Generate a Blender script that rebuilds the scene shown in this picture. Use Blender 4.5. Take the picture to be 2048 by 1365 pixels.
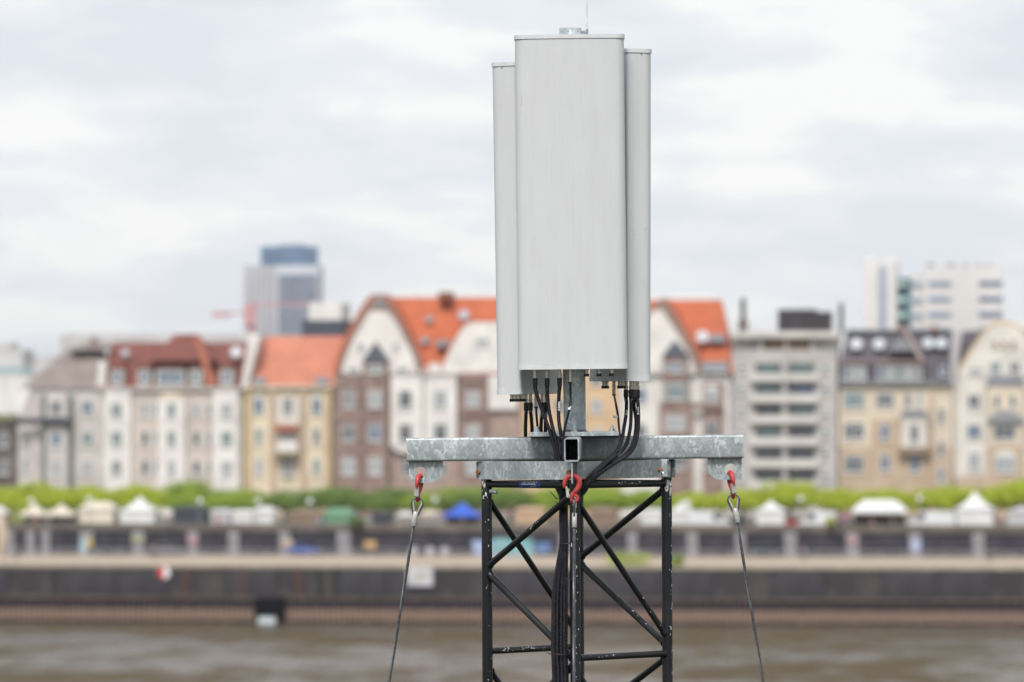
import bpy, bmesh, math, random
from mathutils import Vector, Matrix, noise
R = math.radians
rng = random.Random(7)
for o in list(bpy.data.objects): bpy.data.objects.remove(o)
SC = bpy.context.scene
C = SC.collection

# ------------------------------------------------------------------ camera
F = 10488.0          # focal length in pixels of the 2048 px wide photograph
H = 25.0             # eye height above the river
HY = 800.0           # horizon row
D = 24.0             # distance to the mast axis
cam = bpy.data.cameras.new('camera')
cam.sensor_width = 36.0
cam.lens = 36.0 * F / 2048.0
cam.shift_y = (HY - 682.5) / 2048.0
cam.clip_start = 1.0
cam.clip_end = 60000.0
cam.dof.use_dof = True
cam.dof.focus_distance = D - 0.35
cam.dof.aperture_fstop = cam.lens / 1000.0 / 0.049   # entrance pupil in metres
cam.dof.aperture_blades = 0
co = bpy.data.objects.new('camera', cam)
C.objects.link(co)
co.location = (0, 0, H)
co.rotation_euler = (R(90), 0, 0)
SC.camera = co

# ------------------------------------------------------------------ world and sun
SUN_EL, SUN_AZ = 52.0, 192.0          # azimuth clockwise from +Y: behind the camera, to the left
w = bpy.data.worlds.new('World')
SC.world = w
w.use_nodes = True
nt = w.node_tree
N, L = nt.nodes, nt.links
N.clear()
out = N.new('ShaderNodeOutputWorld')
sky = N.new('ShaderNodeTexSky')
sky.sky_type = 'NISHITA'
sky.sun_disc = False
sky.sun_elevation = R(SUN_EL)
sky.sun_rotation = R(SUN_AZ)
bg1 = N.new('ShaderNodeBackground'); bg1.inputs[1].default_value = 0.1
L.new(sky.outputs[0], bg1.inputs[0])
tc = N.new('ShaderNodeTexCoord')
sep = N.new('ShaderNodeSeparateXYZ'); L.new(tc.outputs['Generated'], sep.inputs[0])
def wm(op, a, b=None):
    n = N.new('ShaderNodeMath'); n.operation = op
    for i, v in enumerate((a, b)):
        if v is None: continue
        if isinstance(v, (int, float)): n.inputs[i].default_value = v
        else: L.new(v, n.inputs[i])
    return n.outputs[0]
az = wm('MAXIMUM', sep.outputs[2], 0.0)
den = wm('ADD', az, 0.25)
cx = wm('DIVIDE', sep.outputs[0], den)
cy = wm('DIVIDE', sep.outputs[1], den)
cmb = N.new('ShaderNodeCombineXYZ')
L.new(cx, cmb.inputs[0]); L.new(cy, cmb.inputs[1]); cmb.inputs[2].default_value = 5.1
n1 = N.new('ShaderNodeTexNoise'); n1.inputs['Scale'].default_value = 6.2
n1.inputs['Detail'].default_value = 5; n1.inputs['Roughness'].default_value = 0.52
L.new(cmb.outputs[0], n1.inputs['Vector'])
r1 = N.new('ShaderNodeValToRGB')
r1.color_ramp.interpolation = 'EASE'
e = r1.color_ramp.elements
e[0].position = 0.39; e[0].color = (0.775, 0.815, 0.885, 1)
e[1].position = 0.60; e[1].color = (1.0, 1.0, 0.99, 1)
m = e.new(0.5); m.color = (0.86, 0.885, 0.93, 1)
L.new(n1.outputs[0], r1.inputs[0])
bg2 = N.new('ShaderNodeBackground'); bg2.inputs[1].default_value = 0.79
hzf = wm('MULTIPLY', wm('POWER', 2.718, wm('MULTIPLY', az, -32.0)), 0.55)      # clouds pale towards the horizon
hmx = N.new('ShaderNodeMix'); hmx.data_type = 'RGBA'
L.new(hzf, hmx.inputs[0]); L.new(r1.outputs[0], hmx.inputs[6]); hmx.inputs[7].default_value = (0.925, 0.94, 0.955, 1)
L.new(hmx.outputs[2], bg2.inputs[0])
mx = N.new('ShaderNodeMixShader'); mx.inputs[0].default_value = 0.93
L.new(bg1.outputs[0], mx.inputs[1]); L.new(bg2.outputs[0], mx.inputs[2])
L.new(mx.outputs[0], out.inputs[0])

sl = bpy.data.lights.new('sun', 'SUN')
sl.energy = 2.9
sl.angle = R(22)
sl.color = (1.0, 0.96, 0.90)
so = bpy.data.objects.new('sun', sl)
C.objects.link(so)
sd = Vector((math.sin(R(SUN_AZ)) * math.cos(R(SUN_EL)), math.cos(R(SUN_AZ)) * math.cos(R(SUN_EL)), math.sin(R(SUN_EL))))
so.rotation_euler = sd.to_track_quat('Z', 'Y').to_euler()
so.location = (0, -20, 80)

SC.view_settings.view_transform = 'Standard'
SC.view_settings.look = 'None'
SC.view_settings.gamma = 1
SC.view_settings.use_curve_mapping = False
SC.view_settings.exposure = 0.35
SC.render.engine = 'CYCLES'
SC.cycles.use_denoising = True
SC.cycles.max_bounces = 6
SC.cycles.caustics_reflective = False
SC.cycles.caustics_refractive = False

# ------------------------------------------------------------------ materials
MATS = {}
def mat(name, col, rough=0.7, metal=0.0, var=0.12, scale=1.0, stretch=(1, 1, 1), bump=0.0, coat=0.0, spec=0.5,
        detail=4, col2=None, seed=0):
    """base colour modulated by noise in object space"""
    if name in MATS: return MATS[name]
    m = bpy.data.materials.new(name); m.use_nodes = True
    t = m.node_tree; n = t.nodes; l = t.links
    b = n['Principled BSDF']
    b.inputs['Roughness'].default_value = rough
    b.inputs['Metallic'].default_value = metal
    b.inputs['Specular IOR Level'].default_value = spec
    if coat: b.inputs['Coat Weight'].default_value = coat
    tcn = n.new('ShaderNodeTexCoord'); mp = n.new('ShaderNodeMapping')
    mp.inputs['Scale'].default_value = [scale * s for s in stretch]
    mp.inputs['Location'].default_value = (seed, seed * 0.7, 0)
    l.new(tcn.outputs['Object'], mp.inputs[0])
    no = n.new('ShaderNodeTexNoise'); no.inputs['Detail'].default_value = detail
    no.inputs['Scale'].default_value = 1.0
    l.new(mp.outputs[0], no.inputs['Vector'])
    rp = n.new('ShaderNodeValToRGB')
    c2 = col2 if col2 else [c * (1 + var) for c in col]
    rp.color_ramp.elements[0].position = 0.35
    rp.color_ramp.elements[1].position = 0.65
    rp.color_ramp.elements[0].color = [*(col if col2 else [c * (1 - var) for c in col]), 1]
    rp.color_ramp.elements[1].color = [*c2, 1]
    l.new(no.outputs[0], rp.inputs[0]); l.new(rp.outputs[0], b.inputs['Base Color'])
    if bump:
        bp = n.new('ShaderNodeBump'); bp.inputs['Strength'].default_value = bump
        bp.inputs['Distance'].default_value = 0.02 / max(scale, 0.2)
        l.new(no.outputs[0], bp.inputs['Height']); l.new(bp.outputs[0], b.inputs['Normal'])
    MATS[name] = m
    return m

def nodes_of(m):
    return m.node_tree.nodes, m.node_tree.links, m.node_tree.nodes['Principled BSDF']

def mixrgb(n, l, fac, a, b, blend='MIX'):
    x = n.new('ShaderNodeMix'); x.data_type = 'RGBA'; x.blend_type = blend
    for s, v in ((x.inputs[0], fac), (x.inputs[6], a), (x.inputs[7], b)):
        if isinstance(v, (int, float)): s.default_value = v
        elif isinstance(v, (tuple, list)): s.default_value = (*v, 1)
        else: l.new(v, s)
    return x.outputs[2]

def ramp(n, l, src, stops, interp='LINEAR'):
    r = n.new('ShaderNodeValToRGB'); r.color_ramp.interpolation = interp
    e = r.color_ramp.elements
    e[0].position = stops[0][0]; e[1].position = stops[-1][0]
    def c(v): return (v, v, v, 1) if isinstance(v, (int, float)) else (*v, 1)
    e[0].color = c(stops[0][1]); e[1].color = c(stops[-1][1])
    for p, v in stops[1:-1]:
        q = e.new(p); q.color = c(v)
    l.new(src, r.inputs[0])
    return r.outputs[0]

def make_galv(name, dark=1.0, seed=0.0):
    m = bpy.data.materials.new(name); m.use_nodes = True
    n, l, b = nodes_of(m)
    t = n.new('ShaderNodeTexCoord')
    mp = n.new('ShaderNodeMapping'); mp.inputs['Location'].default_value = (seed, seed, seed)
    mp.inputs['Scale'].default_value = (1, 1, 0.62)
    l.new(t.outputs['Object'], mp.inputs[0])
    # warp the crystals
    w1 = n.new('ShaderNodeTexNoise'); w1.inputs['Scale'].default_value = 22; w1.inputs['Detail'].default_value = 3
    l.new(mp.outputs[0], w1.inputs['Vector'])
    add = n.new('ShaderNodeMix'); add.data_type = 'RGBA'; add.blend_type = 'ADD'; add.inputs[0].default_value = 0.10
    l.new(mp.outputs[0], add.inputs[6]); l.new(w1.outputs['Color'], add.inputs[7])
    v = n.new('ShaderNodeTexVoronoi'); v.inputs['Scale'].default_value = 58
    l.new(add.outputs[2], v.inputs['Vector'])
    v2 = n.new('ShaderNodeTexVoronoi'); v2.inputs['Scale'].default_value = 110
    l.new(add.outputs[2], v2.inputs['Vector'])
    big = n.new('ShaderNodeTexNoise'); big.inputs['Scale'].default_value = 7; big.inputs['Detail'].default_value = 5
    l.new(mp.outputs[0], big.inputs['Vector'])
    sepn = n.new('ShaderNodeSeparateColor'); l.new(v.outputs['Color'], sepn.inputs[0])
    sep2 = n.new('ShaderNodeSeparateColor'); l.new(v2.outputs['Color'], sep2.inputs[0])
    k = dark
    base = ramp(n, l, sepn.outputs[0], [(0.0, (0.29*k, 0.325*k, 0.345*k)), (0.6, (0.335*k, 0.37*k, 0.39*k)), (0.8, (0.40*k, 0.44*k, 0.465*k)), (1.0, (0.50*k, 0.54*k, 0.57*k))])
    c2 = ramp(n, l, sep2.outputs[1], [(0.0, 0.90), (1.0, 1.10)])
    c3 = ramp(n, l, big.outputs[0], [(0.25, 0.78), (0.75, 1.16)])
    o1 = mixrgb(n, l, 1.0, base, c2, 'MULTIPLY')
    o2 = mixrgb(n, l, 1.0, o1, c3, 'MULTIPLY')
    l.new(o2, b.inputs['Base Color'])
    b.inputs['Metallic'].default_value = 0.35
    rr = ramp(n, l, sepn.outputs[1], [(0.0, 0.42), (1.0, 0.66)])
    l.new(rr, b.inputs['Roughness'])
    bp = n.new('ShaderNodeBump'); bp.inputs['Strength'].default_value = 0.25; bp.inputs['Distance'].default_value = 0.0015
    l.new(big.outputs[0], bp.inputs['Height']); l.new(bp.outputs[0], b.inputs['Normal'])
    MATS[name] = m
    return m

def make_paint(name):
    """worn black tube paint with small white chips"""
    m = bpy.data.materials.new(name); m.use_nodes = True
    n, l, b = nodes_of(m)
    t = n.new('ShaderNodeTexCoord')
    no = n.new('ShaderNodeTexNoise'); no.inputs['Scale'].default_value = 55; no.inputs['Detail'].default_value = 4
    no.inputs['Roughness'].default_value = 0.62
    l.new(t.outputs['Object'], no.inputs['Vector'])
    lo = n.new('ShaderNodeTexNoise'); lo.inputs['Scale'].default_value = 5.5; lo.inputs['Detail'].default_value = 3
    l.new(t.outputs['Object'], lo.inputs['Vector'])
    ad = n.new('ShaderNodeMath'); ad.operation = 'MULTIPLY_ADD'
    l.new(lo.outputs[0], ad.inputs[0]); ad.inputs[1].default_value = 0.42; l.new(no.outputs[0], ad.inputs[2])
    mask = ramp(n, l, ad.outputs[0], [(1.0, 0.0), (1.01, 1.0)])
    dust = ramp(n, l, lo.outputs[0], [(0.35, (0.006, 0.007, 0.009)), (0.7, (0.016, 0.017, 0.021))])
    o = mixrgb(n, l, mask, dust, (0.55, 0.55, 0.55))
    l.new(o, b.inputs['Base Color'])
    rr = ramp(n, l, lo.outputs[0], [(0.3, 0.30), (0.7, 0.48)])
    l.new(rr, b.inputs['Roughness'])
    b.inputs['Specular IOR Level'].default_value = 0.32
    bp = n.new('ShaderNodeBump'); bp.inputs['Strength'].default_value = 0.15; bp.inputs['Distance'].default_value = 0.001
    l.new(no.outputs[0], bp.inputs['Height']); l.new(bp.outputs[0], b.inputs['Normal'])
    MATS[name] = m
    return m

def make_radome():
    m = bpy.data.materials.new('radome_plastic'); m.use_nodes = True
    n, l, b = nodes_of(m)
    t = n.new('ShaderNodeTexCoord')
    mp = n.new('ShaderNodeMapping'); mp.inputs['Scale'].default_value = (170, 170, 2.2)
    l.new(t.outputs['Object'], mp.inputs[0])
    st = n.new('ShaderNodeTexNoise'); st.inputs['Detail'].default_value = 3; st.inputs['Scale'].default_value = 1
    l.new(mp.outputs[0], st.inputs['Vector'])
    mp2 = n.new('ShaderNodeMapping'); mp2.inputs['Scale'].default_value = (14, 14, 3.5)
    l.new(t.outputs['Object'], mp2.inputs[0])
    di = n.new('ShaderNodeTexNoise'); di.inputs['Detail'].default_value = 6; di.inputs['Roughness'].default_value = 0.6
    di.inputs['Scale'].default_value = 1
    l.new(mp2.outputs[0], di.inputs['Vector'])
    sp = n.new('ShaderNodeTexNoise'); sp.inputs['Scale'].default_value = 120; sp.inputs['Detail'].default_value = 2
    l.new(t.outputs['Object'], sp.inputs['Vector'])
    a = ramp(n, l, st.outputs[0], [(0.3, (0.535, 0.547, 0.572)), (0.7, (0.560, 0.572, 0.597))])
    d = ramp(n, l, di.outputs[0], [(0.25, (0.935, 0.93, 0.915)), (0.62, (1.0, 1.0, 1.0))])
    s = ramp(n, l, sp.outputs[0], [(0.25, 0.86), (0.31, 1.0)])
    o = mixrgb(n, l, 1.0, a, d, 'MULTIPLY')
    o = mixrgb(n, l, 1.0, o, s, 'MULTIPLY')
    l.new(o, b.inputs['Base Color'])
    b.inputs['Roughness'].default_value = 0.5
    b.inputs['Specular IOR Level'].default_value = 0.35
    bp = n.new('ShaderNodeBump'); bp.inputs['Strength'].default_value = 0.18; bp.inputs['Distance'].default_value = 0.0006
    l.new(st.outputs[0], bp.inputs['Height']); l.new(bp.outputs[0], b.inputs['Normal'])
    MATS['radome'] = m
    return m

def make_cable(name, ribs):
    m = bpy.data.materials.new(name); m.use_nodes = True
    n, l, b = nodes_of(m)
    t = n.new('ShaderNodeTexCoord')
    sp = n.new('ShaderNodeSeparateXYZ'); l.new(t.outputs['UV'], sp.inputs[0])
    mu = n.new('ShaderNodeMath'); mu.operation = 'MULTIPLY'; mu.inputs[1].default_value = 2 * math.pi / 0.0062
    l.new(sp.outputs[0], mu.inputs[0])
    si = n.new('ShaderNodeMath'); si.operation = 'SINE'; l.new(mu.outputs[0], si.inputs[0])
    no = n.new('ShaderNodeTexNoise'); no.inputs['Scale'].default_value = 30
    l.new(t.outputs['Object'], no.inputs['Vector'])
    c = ramp(n, l, no.outputs[0], [(0.35, (0.008, 0.008, 0.012)), (0.7, (0.018, 0.019, 0.027))])
    l.new(c, b.inputs['Base Color'])
    b.inputs['Roughness'].default_value = 0.36; b.inputs['Specular IOR Level'].default_value = 0.3
    bp = n.new('ShaderNodeBump'); bp.inputs['Strength'].default_value = 0.9 if ribs else 0.05
    bp.inputs['Distance'].default_value = 0.0016
    l.new(si.outputs[0], bp.inputs['Height']); l.new(bp.outputs[0], b.inputs['Normal'])
    MATS[name] = m
    return m

GALV = make_galv('galvanised_steel')
GALV2 = make_galv('galvanised_steel_dull_shaded', 0.62, 3.3)  # dull zinc, also used to paint the shaded saddle plates
PAINT = make_paint('black_tube_paint')
RADOME = make_radome()
CABLE = make_cable('cable_jacket', True)
CABLE_S = make_cable('cable_smooth', False)
RUBBER = mat('black_rubber', (0.012, 0.012, 0.014), 0.55, scale=40)
BRASS = mat('nickel_connector', (0.42, 0.39, 0.34), 0.32, 0.9, scale=60, var=0.2)
STEELROPE = mat('wire_strand', (0.12, 0.125, 0.135), 0.42, 0.75, scale=50, var=0.25)
ALU = mat('pressed_aluminium', (0.55, 0.54, 0.52), 0.42, 0.6, scale=45, var=0.15, bump=0.2)
RED = mat('red_hook_paint', (0.46, 0.045, 0.05), 0.5, scale=60, var=0.18, bump=0.25)
RUST = mat('rusty_bolt', (0.16, 0.055, 0.022), 0.85, scale=90, col2=(0.30, 0.12, 0.05), bump=0.8)
ZINC = mat('bright_zinc', (0.60, 0.63, 0.64), 0.28, 0.9, scale=60)
BLUE = mat('blue_sticker', (0.012, 0.03, 0.16), 0.4, scale=30)
WHITE_INK = mat('white_marking', (0.75, 0.75, 0.76), 0.6, scale=50)
CHIP = mat('bare_primer', (0.52, 0.51, 0.50), 0.6, scale=60, var=0.2)
SCUFF = mat('scuff_brown', (0.36, 0.26, 0.19), 0.8, scale=200, var=0.35)
HOLE = mat('outfall_inside_dark', (0.03, 0.025, 0.02), 0.9, scale=10)

# ------------------------------------------------------------------ mesh helpers
def link(name, me, m=None, parent=None, label=None, cat=None, group=None, kind=None):
    o = bpy.data.objects.new(name, me)
    C.objects.link(o)
    if m is not None and me is not None and not me.materials: me.materials.append(m)
    if parent is not None: o.parent = parent
    if label: o['label'] = label
    if cat: o['category'] = cat
    if group: o['group'] = group
    if kind: o['kind'] = kind
    return o

def thing(name, label, cat, loc=(0, 0, 0), rot=(0, 0, 0), group=None):
    o = bpy.data.objects.new(name, None); C.objects.link(o)
    o.location = loc; o.rotation_euler = rot; o.empty_display_size = 0.1
    o['label'] = label; o['category'] = cat
    if group: o['group'] = group
    return o

def finish(bm, smooth=False, ang=35, name='mesh'):
    me = bpy.data.meshes.new(name)
    bmesh.ops.recalc_face_normals(bm, faces=bm.faces[:])
    bm.to_mesh(me); bm.free()
    if smooth:
        me.polygons.foreach_set('use_smooth', [True] * len(me.polygons))
        me.set_sharp_from_angle(angle=R(ang))
    return me

def box_bm(bm, x0, x1, y0, y1, z0, z1, mtx=None):
    vs = [bm.verts.new(Vector(p) if mtx is None else mtx @ Vector(p)) for p in
          ((x0,y0,z0),(x1,y0,z0),(x1,y1,z0),(x0,y1,z0),(x0,y0,z1),(x1,y0,z1),(x1,y1,z1),(x0,y1,z1))]
    for f in ((0,1,5,4),(1,2,6,5),(2,3,7,6),(3,0,4,7),(4,5,6,7),(3,2,1,0)):
        bm.faces.new([vs[i] for i in f])

def boxes(*bs, bevel=0.0, seg=1):
    bm = bmesh.new()
    for b in bs: box_bm(bm, *b)
    if bevel: bmesh.ops.bevel(bm, geom=bm.edges[:], offset=bevel, segments=seg, affect='EDGES', profile=0.5)
    return finish(bm, smooth=bool(bevel))

def prism_bm(bm, pts, axis, a0, a1):
    """extrude polygon pts (2D) along axis ('x','y','z') from a0 to a1"""
    def P(p, a):
        if axis == 'y': return (p[0], a, p[1])
        if axis == 'x': return (a, p[0], p[1])
        return (p[0], p[1], a)
    A = [bm.verts.new(P(p, a0)) for p in pts]; B = [bm.verts.new(P(p, a1)) for p in pts]
    n = len(pts)
    bm.faces.new(A); bm.faces.new(B[::-1])
    for i in range(n): bm.faces.new((A[i], B[i], B[(i+1) % n], A[(i+1) % n]))

def prism(pts, axis, a0, a1, smooth=False, ang=35, bevel=0):
    bm = bmesh.new(); prism_bm(bm, pts, axis, a0, a1)
    if bevel: bmesh.ops.bevel(bm, geom=bm.edges[:], offset=bevel, segments=2, affect='EDGES')
    return finish(bm, smooth, ang)

def cyl_bm(bm, p0, p1, r0, r1=None, seg=16, caps=True, phase=0.0):
    p0 = Vector(p0); p1 = Vector(p1); r1 = r0 if r1 is None else r1
    d = (p1 - p0).normalized()
    a = d.orthogonal().normalized(); b = d.cross(a)
    A = []; B = []
    for i in range(seg):
        t = 2 * math.pi * i / seg + phase
        v = a * math.cos(t) + b * math.sin(t)
        A.append(bm.verts.new(p0 + v * r0)); B.append(bm.verts.new(p1 + v * r1))
    for i in range(seg): bm.faces.new((A[i], A[(i+1) % seg], B[(i+1) % seg], B[i]))
    if caps:
        bm.faces.new(A[::-1]); bm.faces.new(B)

def cyl(p0, p1, r0, r1=None, seg=16, smooth=True):
    bm = bmesh.new(); cyl_bm(bm, p0, p1, r0, r1, seg)
    return finish(bm, smooth, 50)

def smoothpath(pts, step):
    """Catmull-Rom through pts; last component may be a radius"""
    pts = [tuple(p) for p in pts]
    P = [pts[0]] + pts + [pts[-1]]
    res = []
    for i in range(1, len(P) - 2):
        p0, p1, p2, p3 = P[i-1], P[i], P[i+1], P[i+2]
        ln = (Vector(p2[:3]) - Vector(p1[:3])).length
        k = max(1, int(math.ceil(ln / step)))
        for j in range(k):
            t = j / k
            res.append(tuple(0.5 * ((2*b) + (-a+c)*t + (2*a-5*b+4*c-d)*t*t + (-a+3*b-3*c+d)*t**3) for a, b, c, d in zip(p0, p1, p2, p3)))
    res.append(pts[-1])
    return res

def tube_bm(bm, path, r=None, seg=8, caps=True, uv=None):
    pts = [Vector(p[:3]) for p in path]
    rad = [p[3] if r is None else r for p in path]
    n = len(pts)
    T = []
    for i in range(n):
        d = pts[min(i+1, n-1)] - pts[max(i-1, 0)]
        T.append(d.normalized() if d.length > 1e-9 else Vector((0,0,1)))
    a = T[0].orthogonal().normalized()
    rings = []; s = 0; S = []
    for i in range(n):
        if i:
            q = T[i-1].rotation_difference(T[i]); a = (q @ a).normalized()
            s += (pts[i] - pts[i-1]).length
        S.append(s)
        b = T[i].cross(a)
        rings.append([bm.verts.new(pts[i] + (a * math.cos(2*math.pi*k/seg) + b * math.sin(2*math.pi*k/seg)) * rad[i]) for k in range(seg)])
    for i in range(n-1):
        for k in range(seg):
            f = bm.faces.new((rings[i][k], rings[i][(k+1) % seg], rings[i+1][(k+1) % seg], rings[i+1][k]))
            f.smooth = True
            if uv:
                for lp, (u, v) in zip(f.loops, ((S[i], k/seg), (S[i], (k+1)/seg), (S[i+1], (k+1)/seg), (S[i+1], k/seg))):
                    lp[uv].uv = (u, v)
    if caps:
        bm.faces.new(rings[0][::-1]); bm.faces.new(rings[-1])

def tube(path, r=None, seg=8, uvs=False, step=None, smooth=True):
    bm = bmesh.new()
    uv = bm.loops.layers.uv.new('UV') if uvs else None
    if step: path = smoothpath(path, step)
    tube_bm(bm, path, r, seg, uv=uv)
    return finish(bm, smooth, 50)

def copy_tree(o, parent=None):
    c = o.copy(); C.objects.link(c)
    if parent is not None: c.parent = parent
    for ch in list(o.children): copy_tree(ch, c)
    return c

# ------------------------------------------------------------------ pixel -> place
def W(px, py, d=0.0):
    """point seen at pixel (px,py) at distance D+d"""
    Y = D + d
    return Vector(((px - 1024) / F * Y, Y, H + (HY - py) / F * Y))

PX = D / F      # metres per pixel at the mast

# ================================================================== SETTING
HAZE = 0.00005
ALPHA = R(5.5)
CA, SA = math.cos(ALPHA), math.sin(ALPHA)
Y0 = 583.0
def S(u, v, z=0.0):
    return Vector((u * CA + v * SA, Y0 - u * SA + v * CA, z))
def UU(px, v):
    k = (px - 1024) / F
    return (k * (Y0 + v * CA) - v * SA) / (CA + k * SA)
def ZZ(py, px, v):
    Y = S(UU(px, v), v).y
    return H + (HY - py) / F * Y
ROT = (0, 0, -ALPHA)

GZ = 9.3      # upper promenade level
WZ = 6.5      # lower quay level

# water
def make_water():
    m = bpy.data.materials.new('river_water'); m.use_nodes = True
    n, l, b = nodes_of(m)
    t = n.new('ShaderNodeTexCoord')
    def ns(scale, st, det, rough=0.5):
        mp = n.new('ShaderNodeMapping'); mp.inputs['Scale'].default_value = [scale * s for s in st]
        l.new(t.outputs['Object'], mp.inputs[0])
        x = n.new('ShaderNodeTexNoise'); x.inputs['Detail'].default_value = det; x.inputs['Scale'].default_value = 1
        x.inputs['Roughness'].default_value = rough
        l.new(mp.outputs[0], x.inputs['Vector'])
        return x.outputs[0]
    big = ns(0.10, (1.0, 0.22, 1), 5)
    mid = ns(0.42, (1, 0.5, 1), 4, 0.6)
    fine = ns(2.6, (1, 0.8, 1), 3, 0.6)
    c = ramp(n, l, mid, [(0.3, (0.07, 0.058, 0.045)), (0.7, (0.11, 0.095, 0.078))])
    l.new(c, b.inputs['Base Color'])
    rg = ramp(n, l, big, [(0.35, 0.16), (0.65, 0.34)])
    l.new(rg, b.inputs['Roughness'])
    b.inputs['IOR'].default_value = 1.33
    b.inputs['Specular IOR Level'].default_value = 0.5
    b1 = n.new('ShaderNodeBump'); b1.inputs['Distance'].default_value = 1.1
    sg = ramp(n, l, big, [(0.40, 1.0), (0.60, 0.12)])
    l.new(sg, b1.inputs['Strength'])
    l.new(mid, b1.inputs['Height'])
    b2 = n.new('ShaderNodeBump'); b2.inputs['Distance'].default_value = 0.10; b2.inputs['Strength'].default_value = 0.45
    l.new(fine, b2.inputs['Height']); l.new(b1.outputs[0], b2.inputs['Normal'])
    l.new(b2.outputs[0], b.inputs['Normal'])
    # painted reflection pattern: matt brown where reflections dim, between smoother, mirroring patches
    p1 = ns(0.022, (1.0, 1.3, 1), 3); p2 = ns(0.125, (1.0, 0.45, 1), 8, 0.70)
    ad = n.new('ShaderNodeMath'); ad.operation = 'MULTIPLY_ADD'; l.new(p1, ad.inputs[0]); ad.inputs[1].default_value = 0.8; l.new(p2, ad.inputs[2])
    fac = ramp(n, l, ad.outputs[0], [(0.82, 0.0), (0.90, 0.45), (1.0, 0.90)])
    df = n.new('ShaderNodeBsdfDiffuse'); df.inputs[0].default_value = (0.085, 0.066, 0.040, 1)
    l.new(b1.outputs[0], df.inputs['Normal'])
    mxs = n.new('ShaderNodeMixShader'); l.new(fac, mxs.inputs[0]); l.new(b.outputs[0], mxs.inputs[1]); l.new(df.outputs[0], mxs.inputs[2])
    l.new(mxs.outputs[0], n['Material Output'].inputs[0])
    return m
WATER = make_water()
bm = bmesh.new()
v = [bm.verts.new(p) for p in ((-1500, 120, 0), (1500, 120, 0), (1500, 900, 0), (-1500, 900, 0))]
bm.faces.new(v)
link('water', finish(bm), WATER, kind='structure')

# near bank under the mast
GRASSY = mat('near_bank_ground', (0.06, 0.07, 0.03), 0.95, scale=0.3, var=0.3)
bm = bmesh.new(); prism_bm(bm, [(-300, 3.0), (118, 3.0), (135, -1.5), (-300, -1.5)], 'x', -600, 600)
link('near_bank', finish(bm), GRASSY, kind='structure')

# far ground (one sheet out to the horizon) at the level of the upper promenade
PAVE = mat('promenade_paving', (0.30, 0.27, 0.235), 0.9, scale=0.4, var=0.15)
DECK = mat('sandy_quay_paving', (0.34, 0.275, 0.215), 0.9, scale=0.25, var=0.12, stretch=(1, 3, 1))
STREET = mat('far_ground', (0.16, 0.15, 0.13), 0.95, scale=0.05, var=0.2)
def sheet(name, u0, u1, v0, v1, z, m):
    bm = bmesh.new()
    vs = [bm.verts.new(S(*p)) for p in ((u0, v0, z), (u1, v0, z), (u1, v1, z), (u0, v1, z))]
    bm.faces.new(vs)
    return link(name, finish(bm), m, kind='structure')
sheet('promenade', -900, 900, 39.5, 90, GZ + 0.004, PAVE)
sheet('ground', -5000, 5000, 39.4, 9000, GZ, STREET)
hz = bpy.data.materials.new('haze'); hz.use_nodes = True
hn = hz.node_tree.nodes; hn.clear()
ho = hn.new('ShaderNodeOutputMaterial'); hv = hn.new('ShaderNodeVolumePrincipled')
hv.inputs['Color'].default_value = (0.90, 0.94, 1.0, 1); hv.inputs['Density'].default_value = HAZE; hv.inputs['Anisotropy'].default_value = 0.2
hz.node_tree.links.new(hv.outputs[0], ho.inputs['Volume'])
link('haze', boxes((-7000, 7000, -300, 11000, -4, 110)), hz, kind='stuff')
sheet('lower_quay', -900, 900, 0.6, 39.6, WZ, DECK)

# ------------------------------------------------------------------ river wall
DARKW = mat('basalt_wall', (0.024, 0.022, 0.029), 0.9, scale=0.45, col2=(0.054, 0.049, 0.057), bump=0.2, detail=6)
DARKW2 = mat('basalt_wall_brown', (0.032, 0.027, 0.030), 0.9, scale=0.4, col2=(0.062, 0.052, 0.052), bump=0.2, detail=6, seed=5)
COPE = mat('coping_stone', (0.27, 0.25, 0.19), 0.9, scale=0.6, var=0.2)
ZC = 2.75
rw = thing('river_wall', 'long dark quay wall of stone panels above steel sheet piling along the river', 'quay wall', S(0, 0, 0), ROT)
ub = [-75 + 6.1 * i for i in range(26)]
pm = {}
for i in range(25):
    key = i % 5
    if key not in pm:
        pm[key] = boxes((0.05, 6.05, -0.02 * key, 1.0, ZC + 0.3, WZ - 0.3))
    me = pm[key].copy() if False else pm[key]
    o = link('panel', me, DARKW if key not in (1, 3) else DARKW2, rw)
    o.location = (ub[i], 0, 0)
link('backing', boxes((-800, ub[0], 0.0, 1.0, 0, WZ - 0.3), (ub[-1], 800, 0.0, 1.0, 0, WZ - 0.3), (ub[0], ub[-1], 0.5, 1.1, -2, WZ - 0.3)), DARKW, rw)
link('coping', boxes((-800, 800, -0.15, 1.0, WZ - 0.3, WZ + 0.004)), COPE, rw)
link('capping_beam', boxes((-800, 800, -0.25, 0.49, ZC, ZC + 0.28)), mat('rusty_cap', (0.10, 0.075, 0.06), 0.8, scale=0.8, var=0.3), rw)
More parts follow.
